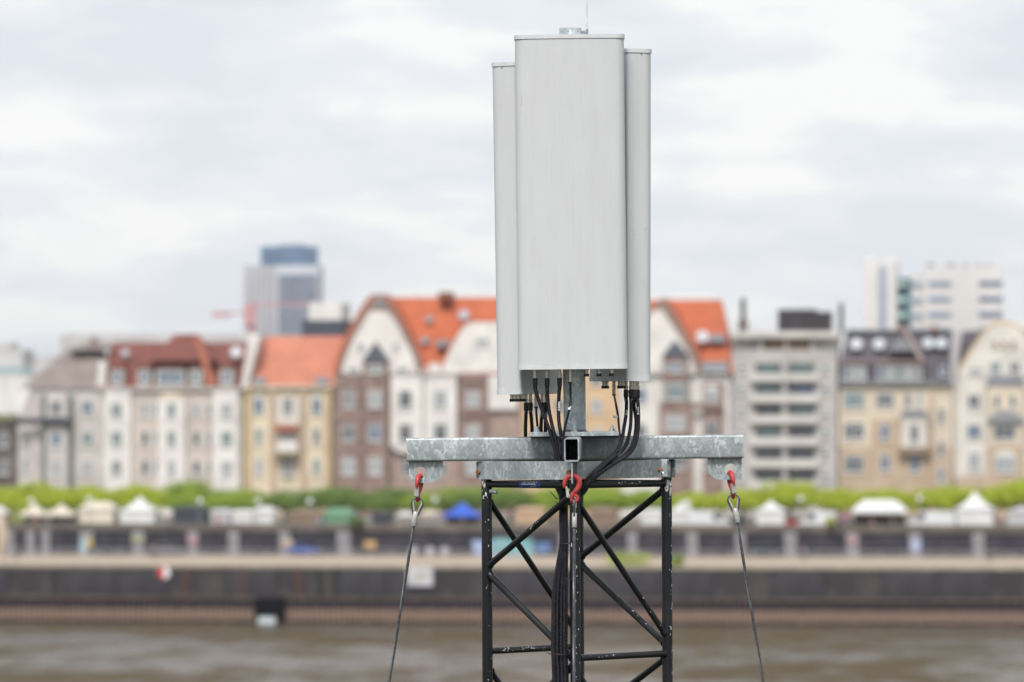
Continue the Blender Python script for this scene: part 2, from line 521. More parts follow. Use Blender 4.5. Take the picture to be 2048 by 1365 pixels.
# sheet piling, corrugated
PILE = bpy.data.materials.new('sheet_pile_steel'); PILE.use_nodes = True
n, l, b = nodes_of(PILE)
t = n.new('ShaderNodeTexCoord'); sp = n.new('ShaderNodeSeparateXYZ'); l.new(t.outputs['Object'], sp.inputs[0])
no = n.new('ShaderNodeTexNoise'); no.inputs['Scale'].default_value = 0.7; no.inputs['Detail'].default_value = 5
l.new(t.outputs['Object'], no.inputs['Vector'])
ad = n.new('ShaderNodeMath'); ad.operation = 'MULTIPLY_ADD'; l.new(no.outputs[0], ad.inputs[0]); ad.inputs[1].default_value = 0.5
l.new(sp.outputs[2], ad.inputs[2])
dv = n.new('ShaderNodeMath'); dv.operation = 'DIVIDE'; l.new(ad.outputs[0], dv.inputs[0]); dv.inputs[1].default_value = 3.5
cc = ramp(n, l, dv.outputs[0], [(0.0, (0.03, 0.026, 0.028)), (0.15, (0.03, 0.026, 0.028)), (0.20, (0.27, 0.18, 0.135)), (0.50, (0.26, 0.18, 0.14)), (0.57, (0.050, 0.035, 0.045)), (1.0, (0.048, 0.036, 0.045))])
l.new(cc, b.inputs['Base Color']); b.inputs['Roughness'].default_value = 0.85
def piling(u0, u1):
    bm = bmesh.new(); p = 0.62; prof = []
    u = u0; k = 0
    while u < u1:
        prof += [(u, -0.22), (u + p * 0.36, -0.22), (u + p * 0.48, 0.30), (u + p * 0.88, 0.30)]
        u += p
    lo = [bm.verts.new((a, c, -2.0)) for a, c in prof]; hi = [bm.verts.new((a, c, ZC)) for a, c in prof]
    for i in range(len(prof) - 1): bm.faces.new((lo[i], lo[i+1], hi[i+1], hi[i]))
    return finish(bm)
uo0, uo1 = UU(512, 0), UU(572, 0)
link('sheet_piling', piling(-90, uo0 - 0.1), PILE, rw, kind='stuff')
link('sheet_piling', piling(uo1 + 0.1, 90), PILE, rw, kind='stuff')
# outfall
of = thing('outfall', 'square black drain outfall in the quay wall spilling pale water', 'drain outfall', S(uo0, 0, 0), ROT)
wo = uo1 - uo0
link('opening_lining', boxes((0, wo, 0.30, 0.36, 0, ZC), (-0.12, 0.0, -0.1, 0.36, -1, ZC), (wo, wo + 0.12, -0.1, 0.36, -1, ZC)), HOLE, of)
link('opening_shade', boxes((0, wo, -0.9, -0.27, 1.4, 2.95)), mat('opening_shade_black', (0.004, 0.004, 0.008), 0.9, scale=2, spec=.1), of)  # solid black block painting the shade inside the outfall opening
link('chamber_shade', boxes((0.01, wo - .01, -0.26, 0.29, 1.40, ZC - .02)), HOLE, of)  # dark filling behind it, also painted for the shade inside
bm = bmesh.new()
prism_bm(bm, [(-0.05, 0.95), (-0.4, 0.8), (-0.8, 0.25), (-1.6, -0.05), (-0.2, -0.05)], 'x', 0.35, wo - 1.1)
link('spilling_water', finish(bm), mat('foam', (0.28, 0.32, 0.34), 0.5, scale=1.5, var=0.35), of)

# ladders
RUNG = boxes((-0.25, 0.25, -0.02, 0.02, 0, 0.04))
LADR = mat('rusty_ladder', (0.20, 0.09, 0.06), 0.8, scale=3, var=0.3)
for px, lab in ((372, 'rusty ladder on the quay wall just right of the round sign'), (485, 'rusty ladder on the quay wall left of the black outfall'),
                (598, 'rusty ladder on the quay wall right of the black outfall')):
    q = thing('mooring_ladder', lab, 'ladder', S(UU(px, 0), -0.18, ZC), ROT, 'ladders on the quay wall')
    for s in (-0.25, 0.25): link('rail', cyl((s, 0, 0.3), (s, 0, WZ - ZC), 0.045, seg=6), LADR, q)
    for k in range(11): link('rung', RUNG, LADR, q).location = (0, 0, 0.4 + 0.3 * k)
# raised bars painted dark to stand for stains and shaded recesses
REC = mat('recess_dark', (0.022, 0.024, 0.026), 0.9, scale=1)
for px, lab in ((640, 'dark upright fender on the wall nearer the black outfall'), (673, 'dark upright fender on the wall left of the white signboard'),
                (110, 'dark upright fender on the wall near the left edge')):
    q = link('stripe', boxes((-0.42, 0.42, -0.22, -0.14, ZC + 0.5, WZ - 0.5), bevel=0.03), REC, None, lab, 'stripe', 'dark stripes on the quay wall')
    q.location = S(UU(px, 0), 0, 0); q.rotation_euler = ROT
# signs on wall
def board(px0, px1, py0, py1, v, name, lab, m1):
    u0, u1 = UU(px0, v), UU(px1, v); z0, z1 = ZZ(py1, px0, v), ZZ(py0, px0, v)
    q = thing(name, lab, 'sign', S((u0 + u1) / 2, v, z0), ROT)
    hw = (u1 - u0) / 2
    link('board', boxes((-hw, hw, -0.30, -0.24, 0, z1 - z0), bevel=0.02), m1, q)
    for s in (-0.6, 0.6): link('bracket', boxes((s * hw - 0.06, s * hw + 0.06, -0.24, -0.02, 0.2, z1 - z0 - 0.2)), GALV2, q)
    return q
WHITEP = mat('white_paint', (0.74, 0.74, 0.76), 0.6, scale=1, var=0.06)
q = board(815, 866, 1134, 1172, 0, 'mooring_sign', 'large white rectangular sign on the quay wall', mat('sign_white', (.52, .52, .56), .6, scale=1))
for x0, x1 in ((-.75, -.35), (-.1, .15), (.3, .75)): link('lettering', boxes((x0, x1, -.31, -.302, .75, 1.35)), mat('sign_ochre', (.42, .38, .24), .7, scale=1), q)
q = thing('round_sign', 'round red and white navigation sign on top of the quay wall', 'sign', S(UU(331, 0), -0.25, ZZ(1145, 331, 0)), ROT)
bm = bmesh.new(); prism_bm(bm, [(math.cos(a) * .72 - .15, math.sin(a) * .72) for a in [R(90 + 18 * i) for i in range(11)]], 'y', 0, 0.05)
link('red_half', finish(bm), mat('sign_red', (0.55, 0.06, 0.07), 0.6, scale=1), q)
bm = bmesh.new(); prism_bm(bm, [(math.cos(a) * .72 - .149, math.sin(a) * .72) for a in [R(-90 + 18 * i) for i in range(11)]], 'y', 0, 0.05)
link('white_half', finish(bm), WHITEP, q)
link('bracket', boxes((-0.06, 0.06, 0.05, 0.24, -0.6, 0.6)), GALV2, q)

# ------------------------------------------------------------------ upper quay wall with piers
UWALL = mat('arcade_wall', (0.022, 0.021, 0.032), 0.9, scale=0.5, col2=(0.046, 0.042, 0.058), bump=0.2)
PARAP = mat('parapet_stone', (0.115, 0.102, 0.09), 0.9, scale=0.5, var=0.25)
PIER = mat('pale_pier', (0.24, 0.235, 0.255), 0.85, scale=0.8, var=0.15)
uw = thing('upper_quay_wall', 'long dark wall with pale piers behind the lower quay promenade', 'wall', S(0, 39, WZ), ROT)
link('wall', boxes((-800, 800, 0, 0.4, 0, GZ - WZ)), UWALL, uw)
link('parapet', boxes((-800, 800, -0.25, 0.39, GZ - WZ + 0.004, GZ - WZ + 0.95)), PARAP, uw)
pier_m = boxes((-0.8, 0.8, -0.35, -0.004, 0, 2.75), bevel=0.03)
for px, sc_ in ((62, .8), (92, .8), (174, 1.25), (277, 1.1), (386, 1.0), (468, 1.0), (570, 1.0), (688, 1.25), (1385, 1.0), (1481, .9), (1581, 1.15), (1705, 1.15), (1830, 1.1), (1957, 1.1), (1265, .9), (1130, 1.0), (20, .8)):
    o = link('pier', pier_m, PIER, uw); o.location = (UU(px, 39), 0, 0); o.scale = (sc_ * .8, 1, 1)
# posters / graffiti panels between the piers
def poster(px0, px1, py0, py1, col, lab, name='mural'):
    v = 38.5; u0, u1 = UU(px0, v), UU(px1, v); z0, z1 = ZZ(py1, px0, v), ZZ(py0, px0, v)
    mm = mat('mural_' + '_'.join('%d' % (c * 100) for c in col), col, 0.7, scale=0.8, var=0.3)
    o = link(name, boxes(((u0 - u1) / 2, (u1 - u0) / 2, 0, 0.1, 0, z1 - z0), bevel=0.02), mm, None, lab, name.replace('_', ' '))
    o.location = S((u0 + u1) / 2, v, max(z0, WZ)); o.rotation_euler = ROT
    return o
poster(985, 1066, 1078, 1113, (0.18, 0.37, 0.40), 'wide turquoise banner on the lower quay behind the tower', 'banner')
poster(945, 983, 1082, 1113, (0.30, 0.38, 0.58), 'pale blue banner left of the turquoise one behind the tower leg', 'banner')
poster(1070, 1100, 1086, 1108, (0.08, 0.17, 0.36), 'dark blue banner right of the turquoise one', 'banner')
poster(160, 172, 1075, 1110, (0.35, 0.48, 0.55), 'pale blue poster on the pier near the left edge', 'poster')
poster(173, 185, 1078, 1100, (0.50, 0.38, 0.12), 'yellow poster on the pier near the left edge', 'poster')
poster(375, 396, 1076, 1088, (0.42, 0.24, 0.25), 'pinkish poster at the top of the pale pier right of the round sign', 'poster')
poster(562, 586, 1080, 1095, (0.45, 0.36, 0.28), 'tan poster on the wall above the blue scooter', 'poster')
poster(728, 752, 1082, 1098, (0.45, 0.30, 0.12), 'orange poster on the dark arcade wall', 'poster')
poster(1822, 1842, 1082, 1102, (0.36, 0.42, 0.60), 'blue poster on the pale pier under the white van', 'poster')
poster(1695, 1712, 1076, 1086, (0.45, 0.25, 0.24), 'reddish poster on the pale pier under the large marquee', 'poster')
poster(262, 290, 1075, 1083, (0.36, 0.40, 0.22), 'green and tan poster on the pier left of the round sign', 'poster')

# railing on lower quay
RAILM = mat('grey_railing', (0.36, 0.36, 0.38), 0.5, 0.3, scale=1)
rl = thing('railing', 'low grey metal railing along the back of the lower promenade', 'railing', S(0, 34.5, WZ), ROT)
link('rail', boxes((-75, 75, -0.03, 0.03, 0.72, 0.82)), RAILM, rl)
link('rail', boxes((-75, 75, -0.02, 0.02, 0.36, 0.42)), RAILM, rl)
pme = boxes((-0.04, 0.04, -0.04, 0.04, 0, 0.72))
for i in range(61):
    o = link('post', pme, RAILM, rl); o.location = (-75 + 2.5 * i, 0, 0)

# ------------------------------------------------------------------ foliage
LEAF = []
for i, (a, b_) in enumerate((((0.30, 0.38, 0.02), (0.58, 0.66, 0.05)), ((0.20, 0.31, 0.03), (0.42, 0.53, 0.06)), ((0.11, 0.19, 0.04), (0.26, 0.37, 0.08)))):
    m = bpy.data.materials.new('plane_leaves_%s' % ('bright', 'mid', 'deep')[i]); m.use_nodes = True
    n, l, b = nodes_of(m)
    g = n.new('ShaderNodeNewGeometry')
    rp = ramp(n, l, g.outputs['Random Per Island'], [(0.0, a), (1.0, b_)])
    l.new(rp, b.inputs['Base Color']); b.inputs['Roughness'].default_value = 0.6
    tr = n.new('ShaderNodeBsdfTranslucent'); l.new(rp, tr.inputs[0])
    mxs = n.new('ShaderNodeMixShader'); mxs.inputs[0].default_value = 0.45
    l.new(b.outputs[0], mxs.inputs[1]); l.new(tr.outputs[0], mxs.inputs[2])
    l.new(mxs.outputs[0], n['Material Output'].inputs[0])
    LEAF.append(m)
BARK = mat('plane_bark', (0.16, 0.14, 0.11), 0.9, scale=1.5, var=0.35)
def leafcloud(n, clumps, size, seed):
    rr = random.Random(seed); bm = bmesh.new()
    tot = sum(c[3] * c[4] * c[5] for c in clumps)
    for c in clumps:
        k = int(n * c[3] * c[4] * c[5] / tot)
        for _ in range(k):
            while True:
                p = Vector((rr.uniform(-1, 1), rr.uniform(-1, 1), rr.uniform(-1, 1)))
                if 0.62 < p.length < 1: break
            p = p * (1 + 0.25 * noise.noise(p * 2 + Vector((seed, c[0], c[1]))))
            q = Vector((c[0] + p.x * c[3], c[1] + p.y * c[4], c[2] + p.z * c[5]))
            s = size * rr.uniform(0.6, 1.3)
            a = Vector((rr.gauss(0, 1), rr.gauss(0, 1), rr.gauss(0, 1))).normalized()
            nrm = (a * .55 + Vector((0, 0, 0.7)) + p * 1.0).normalized()
            t1 = nrm.orthogonal().normalized(); t1 = (Matrix.Rotation(rr.uniform(0, 6.28), 3, nrm) @ t1); t2 = nrm.cross(t1)
            vs = [bm.verts.new(q + t1 * s * x + t2 * s * 0.7 * y) for x, y in ((-1, 0), (-.2, -.7), (1, 0), (-.2, .7))]
            bm.faces.new(vs)
    me = bpy.data.meshes.new('crown'); bm.to_mesh(me); bm.free()
    return me
def plane_tree_meshes(seed):
    rr = random.Random(seed)
    cl = []
    for i in range(9):
        a = i / 9 * 6.28 + rr.uniform(-.3, .3); rad = rr.uniform(1.6, 3.3)
        cl.append((math.cos(a) * rad, math.sin(a) * rad, 3.2 + rr.uniform(-0.5, 0.55), rr.uniform(1.3, 1.9), rr.uniform(1.3, 1.9), rr.uniform(0.8, 1.15)))
    cl.append((0, 0, 3.7, 2.0, 2.0, 1.15))
    cr = leafcloud(2300, cl, 0.24, seed)
    bm = bmesh.new()
    tube_bm(bm, smoothpath([(0, 0, 0, .26), (0.05, 0, 1.0, .21), (0.0, .05, 2.0, .19), (0, 0, 2.5, .15)], 0.4), seg=8)
    for c in cl[:7]:
        tube_bm(bm, smoothpath([(0, 0, 1.9, .13), (c[0] * .45, c[1] * .45, 2.5, .09), (c[0], c[1], c[2], .03)], 0.6), seg=5)
    return cr, finish(bm, True, 60)
TREES = [plane_tree_meshes(40 + i) for i in range(4)]
def where(px):
    for lim, s in ((60, 'at the left edge'), (160, 'behind the two peaked canopies'), (235, 'behind the cream hut'), (330, 'behind the white peaked tent'),
                   (425, 'behind the dark container'), (560, 'behind the pair of white huts'), (660, 'left of the green tent'), (760, 'behind the green tent'),
                   (880, 'left of the blue awning'), (990, 'behind the blue awning'), (1130, 'seen through the left of the tower'), (1330, 'seen through the right of the tower'),
                   (1450, 'behind the first white van'), (1590, 'behind the white tent right of the steel rope'), (1700, 'behind the white box van'), (1810, 'behind the large marquee'),
                   (1910, 'behind the far white van'), (2000, 'behind the tall peaked white tent')):
        if px < lim: return s
    return 'at the right edge'
tcount = 0; tlist = []
for row, (v, sp_) in enumerate(((76, 92), (92, 104))):
    px = -60 + row * 40
    while px < 2110:
        cr, tk = TREES[tcount % 4]
        s = rng.uniform(0.86, 1.10) * (1.0 if row == 0 else 1.08)
        if px > 1990: s *= 1.22
        m_ = LEAF[2] if (300 < px < 1050 and rng.random() < .6) else (LEAF[0] if (px < 330 or px > 1380) else LEAF[1])  # brighter leaf copy at both ends paints sunlight into the crowns
        q = thing('plane_tree', ('clipped plane tree, front row, ' if row == 0 else 'clipped plane tree, back row, ') + where(px), 'tree', S(UU(px, v), v, GZ), (0, 0, rng.uniform(0, 6.28)), 'clipped plane trees along the promenade')
        zs = s * (0.97 if px < 400 or px > 1400 else 0.90)
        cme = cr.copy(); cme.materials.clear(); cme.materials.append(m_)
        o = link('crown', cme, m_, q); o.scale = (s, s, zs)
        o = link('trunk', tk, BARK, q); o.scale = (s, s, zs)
        tcount += 1; tlist.append((row, where(px), q))
        px += sp_ * rng.uniform(0.9, 1.1)
for key in {(a, b) for a, b, _ in tlist}:
    same = [q for a, b, q in tlist if (a, b) == key]
    if len(same) > 1:
        for i, q in enumerate(same):
            q['label'] += ', ' + (('left one', 'right one') if len(same) == 2 else ('left one', 'middle one', 'right one', 'rightmost one'))[i]
# shrubs on the quay edge
def shrub(px, v, wd, ht, lab, m_=None, z=WZ, seed=3):
    cl = [(rng.uniform(-wd * .35, wd * .35), rng.uniform(-.3, .3), ht * .5 + rng.uniform(-.1, .1), wd * .25, .5, ht * .5) for _ in range(6)]
    q = thing('shrub', lab, 'bush', S(UU(px, v), v, z), ROT, 'bushes on the quay')
    link('foliage', leafcloud(900, cl, 0.15, seed), m_ or LEAF[1], q)
    link('stem', cyl((0, 0, 0), (0, 0, ht * .5), .05, .03, 6), BARK, q)
shrub(1245, 2.2, 6.0, 1.6, 'wide green bush on the quay edge seen through the right of the tower', LEAF[0], seed=5)
shrub(1352, 2.2, 1.6, 1.2, 'small green bush on the quay edge just right of the tower leg', seed=6)
shrub(1660, 38.2, 1.2, 1.0, 'little green bush growing on the parapet', LEAF[0], GZ + .95, seed=8)
shrub(712, 38.2, 1.8, 0.8, 'dark green bush on the parapet left of the steel rope', LEAF[2], GZ + .95, seed=9)
shrub(30, 60, 6.0, 2.6, 'yellow green bush at the left edge behind the canopies', LEAF[0], GZ, seed=10)

# ------------------------------------------------------------------ buildings
GLASS = mat('window_glass', (0.05, 0.065, 0.085), 0.12, scale=0.3, var=0.4, spec=0.8)
GLASS_B = mat('window_glass_blue', (0.07, 0.12, 0.20), 0.12, scale=0.3, var=0.35, spec=0.8)
GLASS_T = mat('window_glass_teal', (0.10, 0.17, 0.18), 0.15, scale=0.3, var=0.35, spec=0.8)
GLASS_L = mat('window_curtained', (0.30, 0.32, 0.345), 0.3, scale=0.4, var=0.15)
FRAME = mat('window_frame_white', (0.62, 0.62, 0.61), 0.6, scale=1, var=0.05)
FRAME_D = mat('window_frame_dark', (0.10, 0.09, 0.09), 0.6, scale=1, var=0.1)
GLASS_C = mat('window_half_curtained', (0.17, 0.18, 0.19), 0.25, scale=0.8, var=.5)
wrng = random.Random(99)
win_cache = {}
def win_meshes(wd, ht, nm, arch):
    key = (round(wd, 1), round(ht, 1), nm, arch)
    if key in win_cache: return win_cache[key]
    bm = bmesh.new(); t = 0.11; h = ht
    box_bm(bm, -wd/2, -wd/2 + t, -0.10, -0.003, 0, h); box_bm(bm, wd/2 - t, wd/2, -0.10, -0.003, 0, h)
    box_bm(bm, -wd/2 + t, wd/2 - t, -0.10, -0.003, h - t, h); box_bm(bm, -wd/2 - .1, wd/2 + .1, -0.22, -0.003, -0.14, -0.002)
    box_bm(bm, -wd/2 + t, wd/2 - t, -0.10, -0.003, 0, t)
    for i in range(1, nm + 1):
        x = -wd/2 + wd * i / (nm + 1)
        box_bm(bm, x - .045, x + .045, -0.095, -0.003, t, h - t)
    box_bm(bm, -wd/2 + t, wd/2 - t, -0.09, -0.004, h * .68, h * .68 + .07)
    if arch:
        pts = [(math.cos(a) * wd / 2, h + math.sin(a) * wd * .28) for a in [R(180 - 20 * i) for i in range(10)]]
        prism_bm(bm, pts[::-1], 'y', -0.1, -0.004)
    fr = finish(bm)
    pa = boxes((-wd/2 + t, wd/2 - t, -0.06, -0.03, t, h - t))
    win_cache[key] = (fr, pa)
    return win_cache[key]

pane_mats = {}
class Building:
    def __init__(s, name, label, px0, px1, v, group=None, cat='building'):
        s.v = v; s.pc = (px0 + px1) / 2; s.uc = UU(s.pc, v); s.Y = S(s.uc, v).y
        s.k = s.Y / F
        s.u0 = UU(px0, v) - s.uc; s.u1 = UU(px1, v) - s.uc
        s.o = thing(name, label, cat, S(s.uc, v, GZ), ROT, group)
    def x(s, px): return UU(px, s.v) - s.uc
    def z(s, py): return H + (HY - py) * s.k - GZ
    def w(s, p): return p * s.k
    def part(s, name, me, m, label=None, parent=None, kind=None): return link(name, me, m, parent or s.o, label, kind=kind)
    def box(s, name, px0, px1, py0, py1, y0, y1, m, bevel=0, label=None, parent=None):
        return s.part(name, boxes((s.x(px0), s.x(px1), y0, y1, s.z(py1), s.z(py0)), bevel=bevel), m, label, parent)
    def poly(s, name, pts, y0, y1, m, label=None):
        return s.part(name, prism([(s.x(a), s.z(b)) for a, b in pts], 'y', y0, y1), m, label)
    def win(s, px, py, pw, ph, nm=1, m=None, y=0.0, arch=False, frame=None):
        wd, ht = round(s.w(pw), 1), round(s.w(ph), 1)
        fr, pa = win_meshes(wd, ht, nm, arch)
        f_m = frame or FRAME; g_m = m or GLASS
        if wrng.random() < .3: g_m = wrng.choice((GLASS, GLASS_B, GLASS_T, GLASS_L, GLASS_C))
        k1 = (id(fr), f_m.name); k2 = (id(pa), g_m.name)
        if k1 not in pane_mats: c = fr.copy(); c.materials.clear(); c.materials.append(f_m); pane_mats[k1] = c
        if k2 not in pane_mats: c = pa.copy(); c.materials.clear(); c.materials.append(g_m); pane_mats[k2] = c
        o = link('window', pane_mats[k1], None, s.o); o.location = (s.x(px), y, s.z(py + ph / 2))
        p = link('pane', pane_mats[k2], None, o)
        return o
    def roof(s, px0, px1, py1, rx0, rx1, py0, m, depth=10, over=0.4, y=0.0, name='roof', label=None):
        """eaves px0..px1 at py1; ridge rx0..rx1 at py0; hipped/gabled, solid"""
        a0, a1, r0, r1 = s.x(px0), s.x(px1), s.x(rx0), s.x(rx1); z0, z1 = s.z(py1), s.z(py0)
        bm = bmesh.new()
        v_ = [bm.verts.new(p) for p in ((a0, y - over, z0), (a1, y - over, z0), (a1, y + depth, z0), (a0, y + depth, z0),
                                        (r0, y + depth * .5, z1), (r1, y + depth * .5, z1))]
        for f in ((0, 1, 5, 4), (1, 2, 5), (2, 3, 4, 5), (3, 0, 4), (3, 2, 1, 0)): bm.faces.new([v_[i] for i in f])
        return s.part(name, finish(bm), m, label)
    def cyl(s, name, px, py0, py1, pr, y, m):
        return s.part(name, cyl((s.x(px), y, s.z(py1)), (s.x(px), y, s.z(py0)), s.w(pr), seg=8), m)
    def disc(s, name, px, py, pr, y, m, tilt=0.5):
        c = Vector((s.x(px), y, s.z(py))); d = Vector((0, -1, tilt)).normalized()
        return s.part(name, cyl(c, c + d * 0.35, s.w(pr), seg=14), m)

def bmat(name, col, var=0.11, rough=0.85, scale=0.35, **k): return mat(name, col, rough, scale=scale, var=var, **k)
PALE = bmat('render_pale_grey', (0.50, 0.465, 0.445)); CREAM = bmat('render_offwhite', (0.60, 0.57, 0.53)); CREAMP = bmat('render_pinkish', (0.52, 0.46, 0.42))
WHITEW = bmat('render_white', (0.66, 0.635, 0.61)); YEL = bmat('render_yellow', (0.62, 0.54, 0.41)); YELD = bmat('trim_ochre', (0.48, 0.36, 0.21))
BRICK = bmat('brick_brown', (0.24, 0.165, 0.145), var=0.2, scale=0.8); BRICK2 = bmat('brick_rose', (0.34, 0.25, 0.22), var=0.15, scale=0.8)
ROOF_BR = bmat('tile_redbrown', (0.15, 0.045, 0.034), var=0.15, rough=0.75, scale=0.5); ROOF_OR = bmat('tile_orange', (0.40, 0.10, 0.040), var=0.12, rough=0.8, scale=0.5)
ROOF_PK = bmat('tile_salmon', (0.44, 0.165, 0.105), var=0.10, rough=0.8, scale=0.5); ROOF_GR = bmat('tile_greybrown', (0.21, 0.18, 0.165), var=0.12, scale=0.5)
SLATE = bmat('slate_dark', (0.060, 0.052, 0.068), var=0.2, rough=0.6, scale=0.5); SLATE_B = bmat('slate_blue', (0.06, 0.065, 0.09), rough=0.8)
GREENM = bmat('green_iron', (0.13, 0.16, 0.13)); LEAD = bmat('lead_grey', (0.22, 0.235, 0.26)); TAN = bmat('stone_tan', (0.45, 0.345, 0.255)); BEIGE = bmat('stone_beige', (0.58, 0.50, 0.40))
CONC = bmat('concrete_panel', (0.43, 0.41, 0.40)); CONCL = bmat('concrete_pale', (0.55, 0.53, 0.51)); ORANGEY = bmat('awning_red', (0.42, 0.12, 0.07))
SKYL = mat('roof_window', (0.26, 0.29, 0.34), 0.5, scale=1, spec=.5); BLACKM = bmat('roof_plant_black', (0.035, 0.03, 0.035))
V0 = 127
TRIMB = bmat('gable_trim_stone', (.25, .165, .14))

# --- building 1 : pale hipped, left
B = Building('house', 'pale plastered corner house with grey brown hipped roof and dark green iron bays, far left', 30, 205, V0)
B.box('wall', 62, 204, 778, 1040, 0, 12, PALE); B.box('wing', 34, 61.5, 835, 1040, 0.5, 11, PALE)
B.poly('wing_gable', [(38, 834), (61.5, 834), (61.5, 778)], .5, 11, PALE)
B.roof(40, 206, 777, 128, 190, 692, ROOF_GR, 12)
B.roof(130, 215, 700, 150, 200, 684, ROOF_GR, 4, y=3.5, name='roof_cap'); B.box('chimney', 170, 181, 676, 700, 4, 5.2, BRICK)
for px in (90, 142): B.box('iron_pillar', px - 4, px + 4, 790, 1030, -1.2, -0.4, GREENM)
B.box('bay', 94, 138, 795, 1030, -0.9, -0.01, PALE); B.box('balcony', 36, 148, 836, 847, -1.8, -1.2, SLATE_B)
B.box('balcony_floor', 36, 148, 846.5, 849, -1.19, -0.91, SLATE_B)
for r_, y in enumerate((815, 877, 935)):
    B.win(114, y, 24, 30, 2, GLASS if r_ < 2 else GLASS_L, -0.9); B.win(175, y, 22, 26, 1, GLASS_T if r_ < 2 else GLASS_L)
B.win(50, 870, 12, 26, 1, y=.5); B.win(49, 930, 10, 26, 0, y=.5)
# --- building 2
B = Building('house', 'wide cream house with red brown mansard roof, dormers and a raised middle roof', 205, 485, V0)
B.box('wall', 205, 484, 779, 1040, 0, 14, CREAM)
B.poly('party_wall', [(194, 779), (211, 779), (211, 725), (198, 722)], 0, 6, WHITEW)
for a, b_ in ((213, 263), (420 + 8, 478)): B.box('bay', a, b_, 783, 1035, -0.8, -0.01, WHITEW)
B.box('bay', 318, 372, 800, 1035, -1.0, -0.01, WHITEW); B.box('panel_strip', 265, 316, 783, 1035, -0.12, -0.008, CREAMP); B.box('panel_strip', 374, 425, 783, 1035, -0.12, -0.008, CREAMP)
B.part('bay_pediment', prism([(B.x(318 + 27 + 27 * math.cos(R(a))), B.z(800 - 15 * math.sin(R(a)))) for a in range(0, 181, 20)], 'y', -1.0, -0.01), BEIGE)
B.roof(202, 488, 778, 208, 486, 684, ROOF_BR, 12)
B.box('cornice', 203, 486, 775, 781, -0.7, -0.41, PALE)
B.roof(296, 430, 722, 338, 384, 668, ROOF_BR, 8, y=1.2, name='middle_roof')
bm = bmesh.new()
vs = [bm.verts.new(p) for p in ((B.x(386), 1.4, B.z(668)), (B.x(398), 1.2, B.z(672)), (B.x(432), -0.5, B.z(772)), (B.x(415), -0.7, B.z(772)))]
bm.faces.new(vs); ex = bmesh.ops.extrude_face_region(bm, geom=bm.faces[:]); bmesh.ops.translate(bm, vec=(0, .5, 0), verts=[g for g in ex['geom'] if isinstance(g, bmesh.types.BMVert)])
B.part('hip_face', finish(bm), bmat('tile_hip_orange', (0.33, 0.115, 0.07), scale=.5), 'narrow orange tiled hip beside the raised roof')
for px, w_ in ((235, 20), (290, 20), (342, 52), (393, 20), (455, 20)):
    B.box('dormer', px - w_/2 - 3, px + w_/2 + 3, 738, 774, -0.6, 2.6, CREAMP if w_ < 40 else PALE); B.box('dormer_roof', px - w_/2 - 5, px + w_/2 + 5, 733, 737.8, -0.8, 3, ROOF_BR)
    B.win(px, 755, w_, 26, 2 if w_ < 40 else 4, GLASS_B, -0.6)
for px, py in ((245, 707), (322, 711), (376, 711)): B.disc('roof_window', px, py, 8, 2.6, SKYL)
B.disc('roof_window', 468, 706, 12, 2.2, mat('skylight_reflection', (.43, .46, .50), .6, scale=1))  # pale disc paints the bright sky reflected in the skylight
for y in (820, 876, 935):
    for px in (235, 455): B.win(px, y, 24, 28, 2, GLASS_T if y != 935 else GLASS_L, -0.8)
    B.win(345, y, 17, 30, 1, GLASS_L if y == 935 else GLASS_T, -1.0)
    for px in (290, 393): B.win(px, y, 15, 28, 0, GLASS if y > 830 else GLASS_L, -0.12)
    for px in (312, 418): B.win(px, y, 9, 28, 0, GLASS_T, -0.12)
# gable wall between
B = Building('party_wall', 'narrow white gable wall between the red brown roof and the salmon roof', 480, 505, V0, cat='wall')
B.poly('wall', [(482, 779), (495, 779), (520, 674), (500, 668)], -0.5, 5, WHITEW)
# --- building 3
B = Building('house', 'yellow four storey house with plain salmon tiled roof and a small orange awning', 487, 666, V0)
B.box('wall', 488, 665, 774, 1040, 0, 13, YEL); B.roof(494, 668, 774, 520, 692, 672, ROOF_PK, 12)
B.box('cornice', 487, 666, 771, 777, -0.7, -0.41, BEIGE)
for px in (496, 546, 607, 657): B.box('pilaster', px - 5, px + 5, 778, 1035, -0.5, -0.01, YELD if px in (496, 657) else TAN)
B.box('bay', 553, 600, 795, 850, -0.3, -0.012, CREAM)
for y in (812, 872, 933):
    for px in (517, 633): B.win(px, y, 20 if y == 812 else 14, 32, 1, GLASS_B if y == 812 else GLASS_T, 0, arch=(y == 812))
    B.win(576, y, 22, 32, 1, GLASS_B, -0.3)
B.box('awning', 553, 599, 853, 861, -1.6, -0.32, ORANGEY); B.box('balcony', 556, 598, 883, 905, -1.7, -0.012, WHITEW, bevel=0.1); B.box('balcony_base', 553, 601, 905.5, 909, -1.8, -0.012, TAN)
for px in (518, 644): B.box('roof_window', px - 13, px + 13, 755, 768, -0.4, 1.2, SKYL)
